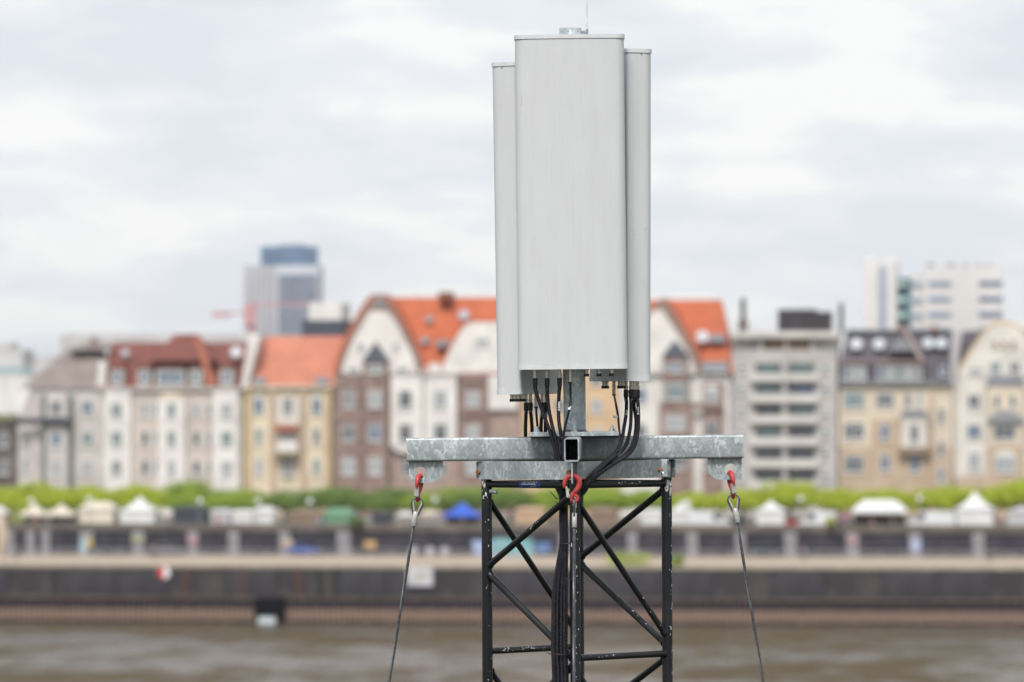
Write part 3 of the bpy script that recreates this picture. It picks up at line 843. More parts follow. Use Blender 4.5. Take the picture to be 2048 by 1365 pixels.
# --- building 4 : big double-gabled brick and white
B = Building('gabled_house', 'large brick and white house with two tall curved gables left of the antenna', 668, 1040, V0 - 1)
B.box('wall', 668, 1040, 748, 1040, 0.2, 15, BRICK2)
B.roof(672, 1120, 748, 775, 1110, 593, ROOF_OR, 15, y=.2)
g = [(678, 750), (683, 722), (696, 688), (712, 656), (730, 625), (745, 602), (754, 592), (764, 592), (774, 603), (788, 626), (806, 658), (824, 692), (838, 724), (843, 750)]
B.poly('gable_trim', [(x - 4 if x < 760 else x + 5, y - 2) for x, y in g], -0.2, 5.5, TRIMB); B.poly('gable_roof', [(x - 12 if x < 760 else x + 8, y - 3) for x, y in g], 0.1, 6, ROOF_OR)
gi = [(684, 748), (690, 720), (703, 690), (719, 658), (734, 634), (744, 623), (774, 623), (784, 634), (800, 660), (816, 690), (829, 720), (836, 748)]
B.poly('gable_face', gi, -0.45, -0.21, WHITEW)
B.disc('round_window', 760, 608, 9, -.1, LEAD, 0)
for px, w_ in ((722, 12), (792, 14)): B.win(px, 692, w_, 14, 0, GLASS_T, -0.45)
for px in (708, 806): B.win(px, 741, 22, 12, 2, GLASS, -0.45)
B.box('oriel', 729, 777, 722, 1035, -1.7, -0.46, BRICK)
bm = bmesh.new()
tp = bm.verts.new((B.x(753), -.9, B.z(683))); q4 = [bm.verts.new((B.x(a), y, B.z(724))) for a, y in ((725, -.47), (729, -1.9), (777, -1.9), (781, -.47))]
bm.faces.new(q4[::-1])
for i in range(4): bm.faces.new((q4[i], q4[(i+1) % 4], tp))
B.part('spire_roof', finish(bm), SLATE_B)
B.box('bay', 672, 726, 752, 1035, -0.8, 0.19, BRICK)
g2 = [(882, 750), (890, 722), (904, 692), (920, 664), (932, 650), (944, 645), (1000, 645), (1020, 660), (1035, 690), (1045, 750)]
B.poly('gable_face', g2, -0.1, 6, WHITEW); B.poly('gable_roof', [(x - 5, y - 5) if x < 980 else (x + 5, y - 5) for x, y in g2], 0.05, 6.5, ROOF_OR)
B.box('bay', 782, 846, 752, 892, -0.7, 0.19, WHITEW); B.box('bay', 852, 914, 752, 892, -0.7, 0.19, WHITEW); B.box('bay', 920, 974, 752, 1035, -0.8, -0.11, BRICK)
B.box('bay', 977, 1035, 752, 820, -0.5, -0.11, WHITEW); B.box('link_wall', 846.4, 851.6, 735, 892, -0.3, 0.19, CREAMP)
B.poly('console', [(782, 893), (846, 893), (830, 905), (798, 905)], -0.6, 0.19, WHITEW)
B.box('cornice', 840, 920, 745, 751, -0.9, -0.12, PALE)
B.box('chimney', 868, 896, 583, 598, 5, 8, bmat('chimney_red', (.25, .09, .06))); B.win(965, 683, 26, 15, 1, GLASS_L, -0.1)
for px, py, pr in ((851, 640, 8), (920, 631, 11), (846, 683, 9)): B.disc('roof_window', px, py, pr, 2.0 + (690 - py) * .055, SKYL if px > 900 else LEAD)
B.box('roof_dormer', 871, 903, 680, 694, 0.6, 4, LEAD); B.box('dormer_strip', 858, 882, 727, 745, -0.3, 1.0, FRAME)
for px, w_ in ((812, 26), (882, 26)):
    for y in (798, 865): B.win(px, y, w_, 36, 1, GLASS, -0.7)
for y in (798, 865, 932):
    B.win(699, y, 26, 34, 2, GLASS_L, -0.8); B.win(753, y, 26, 34, 2, GLASS_L, -1.7); B.win(947, y, 26, 30, 2, GLASS_L, -0.8)
for px in (815, 880, 1005):
    B.win(px, 935, 24, 30, 1, GLASS, 0.2)
B.win(753, 738, 30, 16, 3, GLASS_L, -1.7)
for y in (766, 832, 900): B.box('brick_band', 671, 727, y - 3, y + 3, -0.95, -0.81, BRICK2); B.box('brick_band', 919, 975, y - 3, y + 3, -0.95, -0.81, bmat('brick_dark', (.17, .11, .10)))
# --- building 5 yellow behind pole
B = Building('house', 'ochre yellow house glimpsed behind the mast pole', 1042, 1238, V0)
B.box('wall', 1042, 1238, 700, 1040, 0, 13, bmat('render_ochre', (0.56, 0.40, 0.25))); B.roof(1042, 1238, 700, 1050, 1230, 610, ROOF_OR, 13)
for y in (755, 812, 870, 930):
    for px in (1075, 1120, 1193): B.win(px, y, 22, 28, 1, GLASS_L if px == 1193 else GLASS)
# --- building 6 : right gable
B = Building('gabled_house', 'brick and white house with orange hipped roof and one tall gable right of the antenna', 1240, 1460, V0 - 1)
B.box('wall', 1240, 1460, 748, 1040, 0.2, 15, WHITEW); B.roof(1240, 1466, 748, 1255, 1438, 598, ROOF_OR, 15, y=.2)
g = [(1240, 750), (1246, 716), (1262, 676), (1282, 640), (1300, 614), (1314, 600), (1324, 600), (1336, 616), (1352, 642), (1372, 676), (1392, 714), (1404, 750)]
B.poly('gable_trim', [(x + 5, y - 1) for x, y in g], -0.2, 6, TRIMB); B.poly('gable_roof', [(x + 9, y - 3) for x, y in g], 0.1, 6.5, ROOF_OR)
B.poly('gable_face', [(1244, 748), (1251, 716), (1267, 680), (1286, 648), (1300, 630), (1306, 622), (1326, 622), (1334, 636), (1350, 660), (1368, 690), (1386, 722), (1394, 748)], -0.45, -0.21, WHITEW)
B.box('oriel', 1328, 1376, 712, 1035, -1.7, -0.46, BRICK)
bm = bmesh.new()
tp = bm.verts.new((B.x(1350), -.9, B.z(680))); q4 = [bm.verts.new((B.x(a), y, B.z(713))) for a, y in ((1324, -.47), (1328, -1.9), (1376, -1.9), (1380, -.47))]
bm.faces.new(q4[::-1])
for i in range(4): bm.faces.new((q4[i], q4[(i+1) % 4], tp))
B.part('spire_roof', finish(bm), SLATE_B)
B.box('bay', 1318, 1385, 812, 1035, -0.9, -0.46, BRICK2); B.box('bay', 1406, 1448, 766, 1035, -0.5, 0.19, BRICK); B.box('brick_band', 1318, 1448, 806, 818, -1.0, -0.91, BRICK)
B.box('dormer', 1403, 1458, 722, 748, -0.5, 3, BRICK); B.win(1430, 735, 46, 16, 4, GLASS_B, -0.5)
B.disc('roof_window', 1403, 675, 13, 1.9, mat('skylight_reflection', (.43, .46, .50), .6)); B.box('roof_window', 1417, 1448, 669, 684, 1.6, 3.6, SKYL)
B.win(1352, 735, 36, 18, 3, GLASS_B, -1.7); B.win(1352, 783, 38, 32, 3, GLASS_T, -1.7); B.win(1352, 845, 42, 30, 3, GLASS_L, -1.7); B.win(1352, 920, 40, 34, 3, GLASS, -1.7)
B.win(1424, 793, 26, 30, 1, GLASS_L, -0.5, arch=True); B.win(1424, 860, 24, 34, 1, GLASS, -0.5); B.win(1424, 925, 24, 30, 1, GLASS, -0.5)
for y in (735, 790, 862, 930): B.win(1282, y, 22, 30, 1, GLASS_B if y < 850 else GLASS, -0.45 if y < 745 else 0.2)
B.cyl('chimney_pipe', 1483, 596, 660, 5, 4, BLACKM); B.box('chimney', 1474, 1492, 640, 664, 3.4, 5, bmat('chimney_brown', (.12, .09, .08)))
# --- building 7 : modern flats
B = Building('apartment_block', 'modern grey concrete apartment block with dark ribbon windows and rooftop plant box', 1462, 1675, V0)
B.box('wall', 1463, 1674, 700, 1040, 0, 14, CONC); B.box('penthouse', 1463, 1674, 676, 699.6, 1.6, 13, CONCL); B.box('roof_slab', 1461, 1677, 663, 675.6, -0.6, 13.6, CONCL)
B.box('loggia', 1522, 1626, 676, 699.8, 1.2, 1.58, bmat('loggia_tan', (.30, .21, .15)))
for px in (1522, 1572, 1624): B.box('loggia_post', px - 3, px + 3, 676, 699.8, 0.2, 1.19, CONCL)
B.box('plant_box', 1553, 1630, 618, 662.6, 4, 8, BLACKM); B.box('plant_box', 1630.3, 1661, 623, 662.6, 4, 8, BLACKM)
for i, y in enumerate((736, 778, 820, 864, 908, 951)):
    B.box('parapet_band', 1500, 1638, y + 11, y + 27, -0.9, -0.01, CONCL)
    gm = (GLASS_T, GLASS_B, GLASS, GLASS_T, GLASS, GLASS)[i]
    B.win(1537, y, 52, 20, 2, gm, 0, frame=FRAME_D); B.win(1603, y, 52, 20, 2, (GLASS_T, GLASS_B, GLASS_T, GLASS, GLASS, GLASS)[i], 0, frame=FRAME_D)
    B.win(1483, y, 14, 14, 0, (GLASS_B, GLASS_B, GLASS_B, GLASS_L, GLASS_L, GLASS_L)[i], 0); B.win(1650, y, 16, 14, 0, (GLASS_T, GLASS_B, GLASS_L, GLASS_T, GLASS, GLASS_T)[i], 0)
    B.box('pillar', 1567, 1573, y - 12, y + 10.6, -0.9, -0.01, CONC)
B.cyl('roof_mast', 1680, 606, 664, 4.5, 5, BLACKM)
for px in (1505, 1590, 1660): B.cyl('aerial', px, 640, 662, .5, 3, LEAD)
# --- building 8 : dark mansard
B = Building('mansard_house', 'beige stone house with tall dark slate mansard roof and dormers', 1676, 1908, V0)
B.box('wall', 1678, 1905, 768, 1040, 0, 14, BEIGE); B.roof(1674, 1908, 768, 1690, 1906, 661, SLATE, 11)
B.box('cornice', 1676, 1906, 765, 770, -0.7, -0.41, LEAD); B.box('ridge_cap', 1690, 1900, 658, 663, 4.7, 5.6, LEAD)
for px, py in ((1712, 690), (1757, 690), (1856, 688), (1882, 688)): B.disc('roof_window', px, py, 12, 2.6, mat('skylight_reflection', (.43, .46, .50), .6))  # bright skylight reflections painted as pale discs
B.poly('dormer_gable', [(1776, 702), (1830, 702), (1804, 670)], 1.2, 4, LEAD)
bm = bmesh.new()
vs = [bm.verts.new(p) for p in ((B.x(1803), 3.4, B.z(655)), (B.x(1812), 3.4, B.z(655)), (B.x(1846), 1.0, B.z(718)), (B.x(1838), 1.0, B.z(718)))]
bm.faces.new(vs); ex = bmesh.ops.extrude_face_region(bm, geom=bm.faces[:]); bmesh.ops.translate(bm, vec=(0, .4, 0), verts=[q_ for q_ in ex['geom'] if isinstance(q_, bmesh.types.BMVert)])
B.part('hip_ridge', finish(bm), bmat('hip_tile', (.30, .23, .21)))
for a, b_ in ((1683, 1734), (1752, 1846)):
    B.box('dormer', a - 2, b_ + 2, 728, 767, -0.5, 3, SLATE_B); B.box('dormer_roof', a - 4, b_ + 4, 720, 727.8, -0.7, 3.2, bmat('dormer_tile', (.24, .17, .16)))
    k = 3 if b_ - a < 60 else 5
    for i in range(k): B.win(a + (b_ - a) * (i + .5) / k, 746, (b_ - a) / k * .8, 26, 0, GLASS_L if i % 2 else GLASS_B, -0.5)
B.box('dormer', 1876, 1896, 728, 767, -0.5, 3, SLATE_B); B.win(1886, 742, 14, 20, 0, GLASS_B, -0.5)
for px in (1803, 1868): B.box('chimney', px - 6, px + 6, 650, 664, 4, 5.4, bmat('chimney_rose', (.30, .17, .15)))
B.box('stone_base', 1679, 1904, 895, 1035, -0.15, -0.01, TAN); B.box('stone_panel', 1742, 1800, 838, 894.6, -0.15, -0.01, TAN)
for y in (800, 862): B.win(1708, y, 42, 32, 4, GLASS_T if y == 800 else GLASS, 0, frame=FRAME)
B.win(1708, 928, 38, 34, 3, GLASS, -0.15); B.win(1770, 800, 36, 28, 3, GLASS, 0)
for y in (864, 926): B.win(1770, y, 20, 32, 1, GLASS_B, -0.15)
for px in (1816, 1839): B.win(px, 800, 14, 30, 1, GLASS, 0)
B.box('oriel', 1803, 1854, 835, 895, -1.2, -0.16, CREAM); B.poly('oriel_roof', [(1800, 834.6), (1857, 834.6), (1850, 822), (1807, 822)], -1.4, -0.02, LEAD)
B.win(1829, 866, 18, 34, 1, GLASS, -1.2); B.box('balcony', 1798, 1862, 895.5, 908, -1.4, -0.16, bmat('balcony_stone', (.25, .19, .14))); B.win(1830, 928, 20, 34, 1, GLASS_B, -0.15)
for y in (832, 898, 950): B.win(1883, y, 14, 32, 1, GLASS if y < 900 else GLASS_B, -0.15 if y > 890 else 0)
B.box('pilaster', 1860, 1866, 775, 1030, -0.4, -0.16, TAN)
B = Building('party_wall', 'narrow pale firewall between the slate mansard and the cream gable', 1898, 1922, V0, cat='wall')
B.poly('wall', [(1900, 769), (1912, 769), (1924, 664), (1904, 662)], -0.6, 5, bmat('firewall_grey', (.42, .41, .43)))
# --- building 9 : cream curved gable
B = Building('gabled_house', 'cream house with big curved gable and arched windows at the right edge', 1910, 2110, V0)
B.box('wall', 1912, 2110, 735, 1040, 0.2, 14, BEIGE); B.roof(1900, 2130, 745, 1925, 2120, 660, SLATE, 12, y=.4)
g = [(1912, 750), (1918, 732), (1932, 710), (1947, 690), (1960, 668), (1975, 652), (1992, 644), (2008, 642), (2026, 645), (2042, 655), (2056, 672), (2068, 695), (2082, 715), (2098, 735), (2106, 750)]
B.poly('gable_trim', g, -0.3, 5, YELD)
B.poly('gable_face', [(2009 + (x - 2009) * .955, y + 6) for x, y in g], -0.5, -0.31, CREAM)
for px in (1990, 2008, 2027): B.win(px, 689, 9, 12, 0, GLASS, -0.5, frame=TAN)
for px in (1991, 2030): B.win(px, 735, 20, 22, 1, GLASS_T, -0.5, arch=True)
B.win(1951, 741, 24, 12, 3, GLASS_T, -0.5)
B.box('facade', 1916, 1974, 757, 1030, -0.5, 0.19, CREAM); B.box('oriel', 1976, 2046, 772, 1030, -1.4, 0.19, BEIGE); B.box('facade', 2048, 2106, 757, 1030, -0.5, 0.19, CREAM)
B.poly('oriel_roof', [(1972, 771.6), (2049, 771.6), (2042, 752), (1979, 752)], -1.6, -0.52, LEAD)
B.poly('window_hood', [(1974, 845), (2048, 845), (2036, 828), (2010, 820), (1986, 828)], -1.9, -1.41, LEAD)
B.box('stone_base', 1975.5, 2046.5, 892, 1030, -1.55, -1.41, TAN); B.box('plinth', 1914, 2106, 952, 1035, -1.6, -1.56, TAN)
B.win(1948, 802, 26, 26, 1, GLASS, -0.5); B.win(1948, 863, 28, 28, 1, GLASS_B, -0.5); B.win(1948, 922, 24, 34, 1, GLASS_L, -0.5, arch=True)
for px in (1994, 2026): B.win(px, 802, 12, 26, 0, GLASS, -1.4)
B.win(2009, 864, 44, 30, 2, GLASS, -1.4); B.win(2010, 928, 42, 32, 2, GLASS_L, -1.55, arch=True)
for y in (802, 863, 922): B.win(2075, y, 26, 28, 1, GLASS, -0.5)

# --- towers further back
V1 = 560
TW = bmat('tower_grey', (0.42, 0.42, 0.45), scale=.05); TWL = bmat('tower_lightgrey', (0.50, 0.515, 0.56), scale=.05); TBLUE = mat('tower_glass_blue', (0.15, 0.23, 0.36), 0.3, scale=.2, var=.2)
B = Building('office_tower', 'tall grey office tower with blue glass top storeys on the left skyline', 488, 650, V1, cat='tower')
B.box('tower_body', 485, 550, 531, 1040, 1, 7, TW); B.box('tower_body', 550.5, 638, 531, 1040, 0, 7, TWL); B.box('glass_top', 520, 630, 493, 530.6, 1, 6, TBLUE); B.box('roof_edge', 556, 606, 489, 492.6, 3, 5, LEAD)
for i in range(13):
    B.box('window_band', 556, 634, 549 + i * 9.2, 554 + i * 9.2, -0.5, -0.05, bmat('band_glass', (.27, .31, .39), rough=.5))
for i in range(5): B.box('facade_rib', 491 + i * 12, 494 + i * 12, 535, 1000, 0.6, 0.95, TWL)
for i in range(9): B.box('mullion', 524 + i * 12.5, 525.5 + i * 12.5, 497, 530, 0.6, 0.95, LEAD)
B = Building('office_block', 'pale office block with glass corner strip and blue window bands on the right skyline', 1726, 2006, V1 - 80)
OW = bmat('office_white', (0.60, 0.585, 0.58), scale=.05)
B.box('stair_tower', 1727, 1794, 521, 1040, 0, 20, OW); B.box('blue_strip', 1758, 1771, 533, 680, -0.4, -0.05, bmat('strip_greyblue', (.27, .33, .41)))
B.box('glass_corner', 1795, 1822, 556, 1040, 3, 18, mat('teal_glass', (0.10, 0.20, 0.25), .2, scale=.1, var=.5)); B.box('office_wing', 1822.5, 1848, 548, 1040, 1, 24, OW); B.box('office_wing', 1848.5, 2005, 534, 1040, 0, 30, OW)
for i in range(5):
    y = 567 + i * 31
    B.box('window_band', 1857, 1903, y - 4, y + 4, -0.3, -0.03, bmat('band_blue', (.22, .30, .40), rough=.3)); B.box('window_band', 1958, 2004, y - 4, y + 4, -0.3, -0.03, bmat('band_deepblue', (.12, .17, .27), rough=.3))
    B.box('window_band', 1825, 1843, y - 2, y + 6, 0.6, 0.97, bmat('band_blue', (.22, .30, .40)))
    B.box('balcony_slab', 1796, 1812, y - 4, y + 6, 1.4, 2.9, bmat('slab_mint', (.45, .60, .58)))
for px in (1856, 1862, 1895, 1905, 1930, 1955, 1975): B.box('rooftop_unit', px - 3, px + 5, 526, 533.6, 4, 9, LEAD)
B.box('roof_block', 1733, 1745, 515, 520.6, 4, 9, OW); B.box('roof_block', 1774, 1792, 514, 520.6, 4, 9, OW)
B = Building('low_building', 'white and dark blue flat roofed block behind the salmon roof', 603, 682, 230)
B.box('wall', 604, 686, 641, 1000, 0, 14, SLATE_B); B.box('upper_storey', 616, 680, 606, 640.6, 1, 13, WHITEW)
B = Building('low_building', 'pale long roof behind the red brown mansard', 120, 500, 215)
B.box('wall', 120, 505, 668, 1000, 0, 14, bmat('grey_violet', (.48, .47, .48)))
B = Building('low_building', 'pale low block seen left of the grey hipped roof', -60, 60, 330)
B.box('wall', -80, 62, 752, 1000, 0, 14, bmat('very_pale', (.66, .65, .64))); B.box('band', -80, 62, 735, 745, -0.6, -0.02, mat('teal_strip', (.26, .40, .44), .4, scale=.2)); B.box('upper_storey', -80, 40, 700, 751.6, 2, 13, bmat('pale_stone2', (.52, .51, .50)))
B = Building('low_building', 'far pale roofs on the horizon at the left edge', -60, 130, 900)
B.box('wall', -90, 20, 686, 900, 0, 14, bmat('pale_stone2', (.52, .51, .50))); B.box('wall', 20.5, 110, 712, 900, 0, 14, bmat('grey_violet', (.48, .47, .48)))
B = Building('house', 'dark ivy grown corner building behind the trees at the left edge', -40, 34, V0 + 2)
B.box('wall', -40, 33, 842, 1040, 0, 10, bmat('dark_corner', (.12, .10, .09), var=.4)); B.roof(-44, 36, 842, -20, 20, 828, bmat('mossy_roof', (.13, .14, .07)), 8)
for y in (880, 935): B.win(8, y, 18, 26, 1, GLASS, 0); B.win(-22, y, 18, 26, 1, GLASS, 0)

# tower crane
CR = thing('construction_crane', 'faded red construction crane in front of the grey office tower', 'crane', S(UU(502, 420), 420, GZ), ROT)
crk = S(UU(502, 420), 420).y / F
CRM = mat('crane_red', (0.50, 0.26, 0.28), .6, scale=1)
def cz(py): return H + (HY - py) * crk - GZ
link('mast', boxes((-.6, .6, -.6, .6, 0, cz(606))), CRM, CR); link('jib', boxes((0.7, 158 * crk, -.35, .35, cz(611), cz(606))), CRM, CR)
link('counter_jib', boxes((-75 * crk, -0.7, -.35, .35, cz(629), cz(625))), CRM, CR); link('counterweight', boxes((-78 * crk, -45 * crk, -.8, .8, cz(634), cz(624.5))), CRM, CR)
link('cab', boxes((-10 * crk, 10 * crk, -1.3, -.61, cz(650), cz(612))), CRM, CR)

# ------------------------------------------------------------------ promenade market
CANV = {k: mat('canvas_' + k, c, 0.8, scale=.6, var=.06) for k, c in dict(white=(.58, .585, .585), cream=(.57, .52, .43), grey=(.42, .42, .44), green=(.12, .24, .15), blue=(.03, .10, .50), dark=(.035, .04, .055), brown=(.20, .14, .10), tan=(.42, .29, .19), pink=(.42, .22, .32), red=(.50, .03, .04), blueg=(.22, .38, .48)).items()}
VM = 52
mk_k = S(0, VM).y / F
def tent(px0, px1, py_top, py_eave, py_bot, col, lab, name='market_tent', roofcol=None, open_=False, v=VM, peak='pyramid', group='market tents on the promenade'):
    pc = (px0 + px1) / 2; k = S(UU(pc, v), v).y / F
    hw = (px1 - px0) / 2 * k
    ze = max(1.8, H + (HY - py_eave) * k - GZ); zt = max(ze + .25, H + (HY - py_top) * k - GZ)
    q = thing(name, lab, 'tent', S(UU(pc, v), v, GZ), ROT, group)
    d = min(hw, 2.2)
    rm = CANV[roofcol or col]
    bm = bmesh.new()
    e_ = hw + .12
    n_ = 5; rings = []
    for i in range(n_ + 1):
        t = i / n_; s_ = (1 - t); zz = ze + (zt - ze) * (t ** (1.6 if peak == 'pyramid' else .8))
        hx = e_ * s_ + .06 * t if peak == 'pyramid' else e_ * (1 - .45 * t)
        hy = (d + .12) * s_ + .06 * t
        rings.append([bm.verts.new(p) for p in ((-hx, -hy, zz), (hx, -hy, zz), (hx, hy, zz), (-hx, hy, zz))])
    vl = [bm.verts.new((v_.co.x, v_.co.y, ze - .28)) for v_ in rings[0]]
    rings = [vl] + rings
    for a, b_ in zip(rings, rings[1:]):
        for i in range(4): bm.faces.new((a[i], a[(i+1) % 4], b_[(i+1) % 4], b_[i]))
    bm.faces.new(rings[-1]); 
    link('canopy', finish(bm), rm, q)
    pmesh = cyl((0, 0, 0), (0, 0, ze - .02), .05, seg=6)
    for a in (-1, 1):
        for b_ in (-1, 1):
            o = link('pole', pmesh, RAILM, q); o.location = (a * hw * .97, b_ * d * .97, 0)
    if not open_:
        link('side_wall', boxes((-hw, -hw + .04, -d, d, 0, ze - .3), (hw - .04, hw, -d, d, 0, ze - .3), (-hw + .05, hw - .05, d - .04, d, 0, ze - .3)), CANV[col], q)
        link('front_wall', boxes((-hw + .05, hw - .05, -d, -d + .04, 0, ze - .3)), CANV[col], q)
    else:
        link('counter', boxes((-hw * .8, hw * .8, -.6, .3, 0, .95)), CANV['dark'], q)
        link('back_wall', boxes((-hw + .05, hw - .05, d - .04, d, 0, ze - .3)), CANV['brown'], q)
    return q
tent(-20, 16, 1010, 1024, 1055, 'white', 'pale canopy cut off by the left edge', open_=True)
tent(44, 92, 1006, 1030, 1055, 'cream', 'open cream peaked canopy, the left one of the joined pair', open_=True)
tent(96, 150, 1008, 1030, 1055, 'cream', 'open cream peaked canopy, the right one of the joined pair', open_=True)
tent(166, 232, 1004, 1016, 1056, 'cream', 'closed cream tent between the peaked canopies and the white peaked tent', peak='flat')
tent(246, 314, 994, 1020, 1056, 'white', 'closed white peaked tent left of the dark container')
tent(350, 415, 1012, 1018, 1050, 'dark', 'dark blue flat topped stall right of the white peaked tent', peak='flat', name='market_stall')
tent(424, 462, 1018, 1024, 1054, 'grey', 'small grey stall left of the pair of white huts', peak='flat', name='market_stall')
tent(466, 508, 1020, 1026, 1055, 'white', 'white hut, left of the adjoining pair', peak='flat', name='market_stall')
tent(510, 550, 1014, 1022, 1055, 'white', 'white hut, right of the adjoining pair', peak='flat', name='market_stall')
tent(652, 708, 1016, 1028, 1054, 'green', 'faded green tent left of the steel rope', peak='flat')
tent(888, 962, 1006, 1030, 1056, 'grey', 'bright blue sloping awning just left of the tower', roofcol='blue', open_=True, name='awning_stall')
tent(585, 648, 1018, 1026, 1054, 'brown', 'brown stall left of the green tent', peak='flat', name='market_stall')
tent(1034, 1092, 1014, 1020, 1056, 'tan', 'tan flat stall seen through the left half of the tower', peak='flat', name='market_stall')
tent(1180, 1232, 1014, 1022, 1056, 'brown', 'brown stall seen through the right half of the tower', peak='flat', name='market_stall')
tent(1284, 1326, 1018, 1024, 1056, 'white', 'white tent half hidden by the right tower leg', peak='flat')
tent(1338, 1388, 1006, 1022, 1056, 'white', 'white tent directly right of the tower leg')
tent(1514, 1570, 1002, 1020, 1056, 'white', 'white tent right of the right hand steel rope')
tent(1706, 1812, 1000, 1022, 1056, 'white', 'widest white marquee with low sloping roof', open_=True, peak='flat')
tent(1914, 1986, 984, 1016, 1056, 'white', 'tallest white peaked tent with walls near the right edge')
tent(2016, 2070, 1012, 1022, 1056, 'grey', 'grey tent cut off by the right edge')
tent(745, 785, 1024, 1030, 1054, 'dark', 'dark low stall between the green tent and the steel rope', peak='flat', name='market_stall')

def parasol(px, pyt, pw, col, lab, v=VM - 4):
    k = S(UU(px, v), v).y / F; zt = H + (HY - pyt) * k - GZ; r = pw / 2 * k
    q = thing('parasol', lab, 'parasol', S(UU(px, v), v, GZ), ROT, 'parasols on the promenade')
    bm = bmesh.new(); cyl_bm(bm, (0, 0, zt - .55), (0, 0, zt), r, .05, 8); link('canopy', finish(bm), CANV[col], q)
    link('pole', cyl((0, 0, 0), (0, 0, zt - .5), .04, seg=6), RAILM, q)
    for s in (-.8, .8):
        t_ = link('table', boxes((s - .5, s + .5, -.5, .5, .70, .75), (s - .05, s + .05, -.05, .05, 0, .70)), RAILM, q)
parasol(812, 1022, 44, 'white', 'white parasol just right of the left steel rope')
parasol(858, 1020, 52, 'cream', 'cream parasol left of the blue awning')

WH_PAINT = mat('van_white_paint', (.62, .63, .66), .3, scale=.5, var=.03, coat=.5)
DK_PAINT = mat('car_dark_paint', (.03, .045, .07), .3, scale=.5, coat=.5); BL_PAINT = mat('car_blue_paint', (.03, .10, .42), .3, scale=.5, coat=.5); RD_PAINT = mat('car_red_paint', (.45, .02, .03), .3, scale=.5, coat=.5)
CARG = mat('car_glass', (.02, .025, .03), .1, scale=1, spec=.8); LAMPW = mat('headlight', (.8, .8, .78), .2, scale=1); LAMPR = mat('tail_light', (.4, .01, .01), .2, scale=1)
RIM = mat('wheel_rim', (.4, .4, .42), .35, .8, scale=1)
wheel_me = cyl((0, -.11, 0), (0, .11, 0), .34, seg=18); rim_me = cyl((0, -.13, 0), (0, .13, 0), .20, seg=12)
def vehicle(px, v, z, lab, kind, paint, length=5.2, flip=False, group='vehicles parked on the promenade'):
    q = thing(kind, lab, 'van' if kind == 'van' else 'car', S(UU(px, v), v, z), (0, 0, -ALPHA + (math.pi if flip else 0)), group)
    L2 = length / 2
    if kind == 'van':
        prof = [(-L2, .35), (L2 - .1, .35), (L2, .7), (L2 - .05, 1.05), (L2 - .75, 1.25), (L2 - 1.4, 2.25), (L2 - 1.8, 2.38), (-L2 + .15, 2.38), (-L2, 2.2)]
        gl = [(L2 - .98, 1.33), (L2 - 1.52, 2.12), (L2 - 2.1, 2.12), (L2 - 2.1, 1.33)]
        ws = [(L2 - .72, 1.28), (L2 - .66, 1.30), (L2 - 1.33, 2.20), (L2 - 1.39, 2.16)]; hwid = .95
    else:
        prof = [(-L2, .3), (L2 - .1, .3), (L2, .55), (L2 - .1, .80), (L2 - 1.1, .95), (L2 - 1.8, 1.42), (-L2 + 1.2, 1.45), (-L2 + .45, 1.0), (-L2, .9)]
        gl = [(L2 - 1.25, .98), (L2 - 1.86, 1.35), (-L2 + 1.25, 1.37), (-L2 + .75, 1.0)]
        ws = [(L2 - 1.08, .98), (L2 - 1.02, .99), (L2 - 1.74, 1.44), (L2 - 1.8, 1.40)]; hwid = .88
    link('body', prism(prof, 'y', -hwid, hwid, True, 30, bevel=.05), paint, q)
    for s in (-1, 1):
        link('side_window', prism(gl, 'y', s * hwid, s * (hwid + .012)), CARG, q)
        for x in (L2 - .95, -L2 + .95):
            w_ = link('wheel', wheel_me, RUBBER, q); w_.location = (x, s * (hwid - .08), .34); link('rim', rim_me, RIM, w_)
        link('headlight', boxes((L2 - .16, L2 - .01, s * .72 - .14, s * .72 + .14, .62, .78), bevel=.02), LAMPW, q)
        link('tail_light', boxes((-L2 - .02, -L2 + .05, s * .78 - .07, s * .78 + .07, .8, 1.1), bevel=.01), LAMPR, q)
    link('windscreen', prism(ws, 'y', -hwid + .1, hwid - .1), CARG, q)
    for z_ in (1.2,) if kind == 'van' else (): link('door_handle', boxes((L2 - 2.1, L2 - 1.95, -hwid - .03, -hwid - .001, z_ - .02, z_ + .02)), RUBBER, q)
    return q
vehicle(1418, 48, GZ, 'white panel van between the tower leg and the right steel rope', 'van', WH_PAINT)
vehicle(1482, 55, GZ, 'dark blue car behind the right steel rope', 'car', DK_PAINT, 4.3)
vehicle(1634, 48, GZ, 'white box van with red car beside it', 'van', WH_PAINT, 4.6, True)
vehicle(1600, 50.5, GZ, 'red car half hidden behind the white box van', 'car', RD_PAINT, 3.6)
vehicle(1862, 48, GZ, 'white panel van between the marquee and the tallest peaked tent', 'van', WH_PAINT, 5.6, True)
vehicle(606, 36.5, WZ, 'blue car parked on the lower quay by the arcade wall', 'car', BL_PAINT, 4.0, group='cars parked on the lower quay')
vehicle(1528, 36.8, WZ, 'dark car parked on the lower quay right of the right steel rope', 'car', DK_PAINT, 4.2, group='cars parked on the lower quay')
vehicle(215, 36.8, WZ, 'dark car parked on the lower quay left of the round sign', 'car', DK_PAINT, 4.2, group='cars parked on the lower quay')
vehicle(332, 36.8, WZ, 'grey car parked on the lower quay above the round sign', 'car', mat('car_grey_paint', (.16, .16, .18), .3, scale=.5, coat=.5), 4.2, group='cars parked on the lower quay')
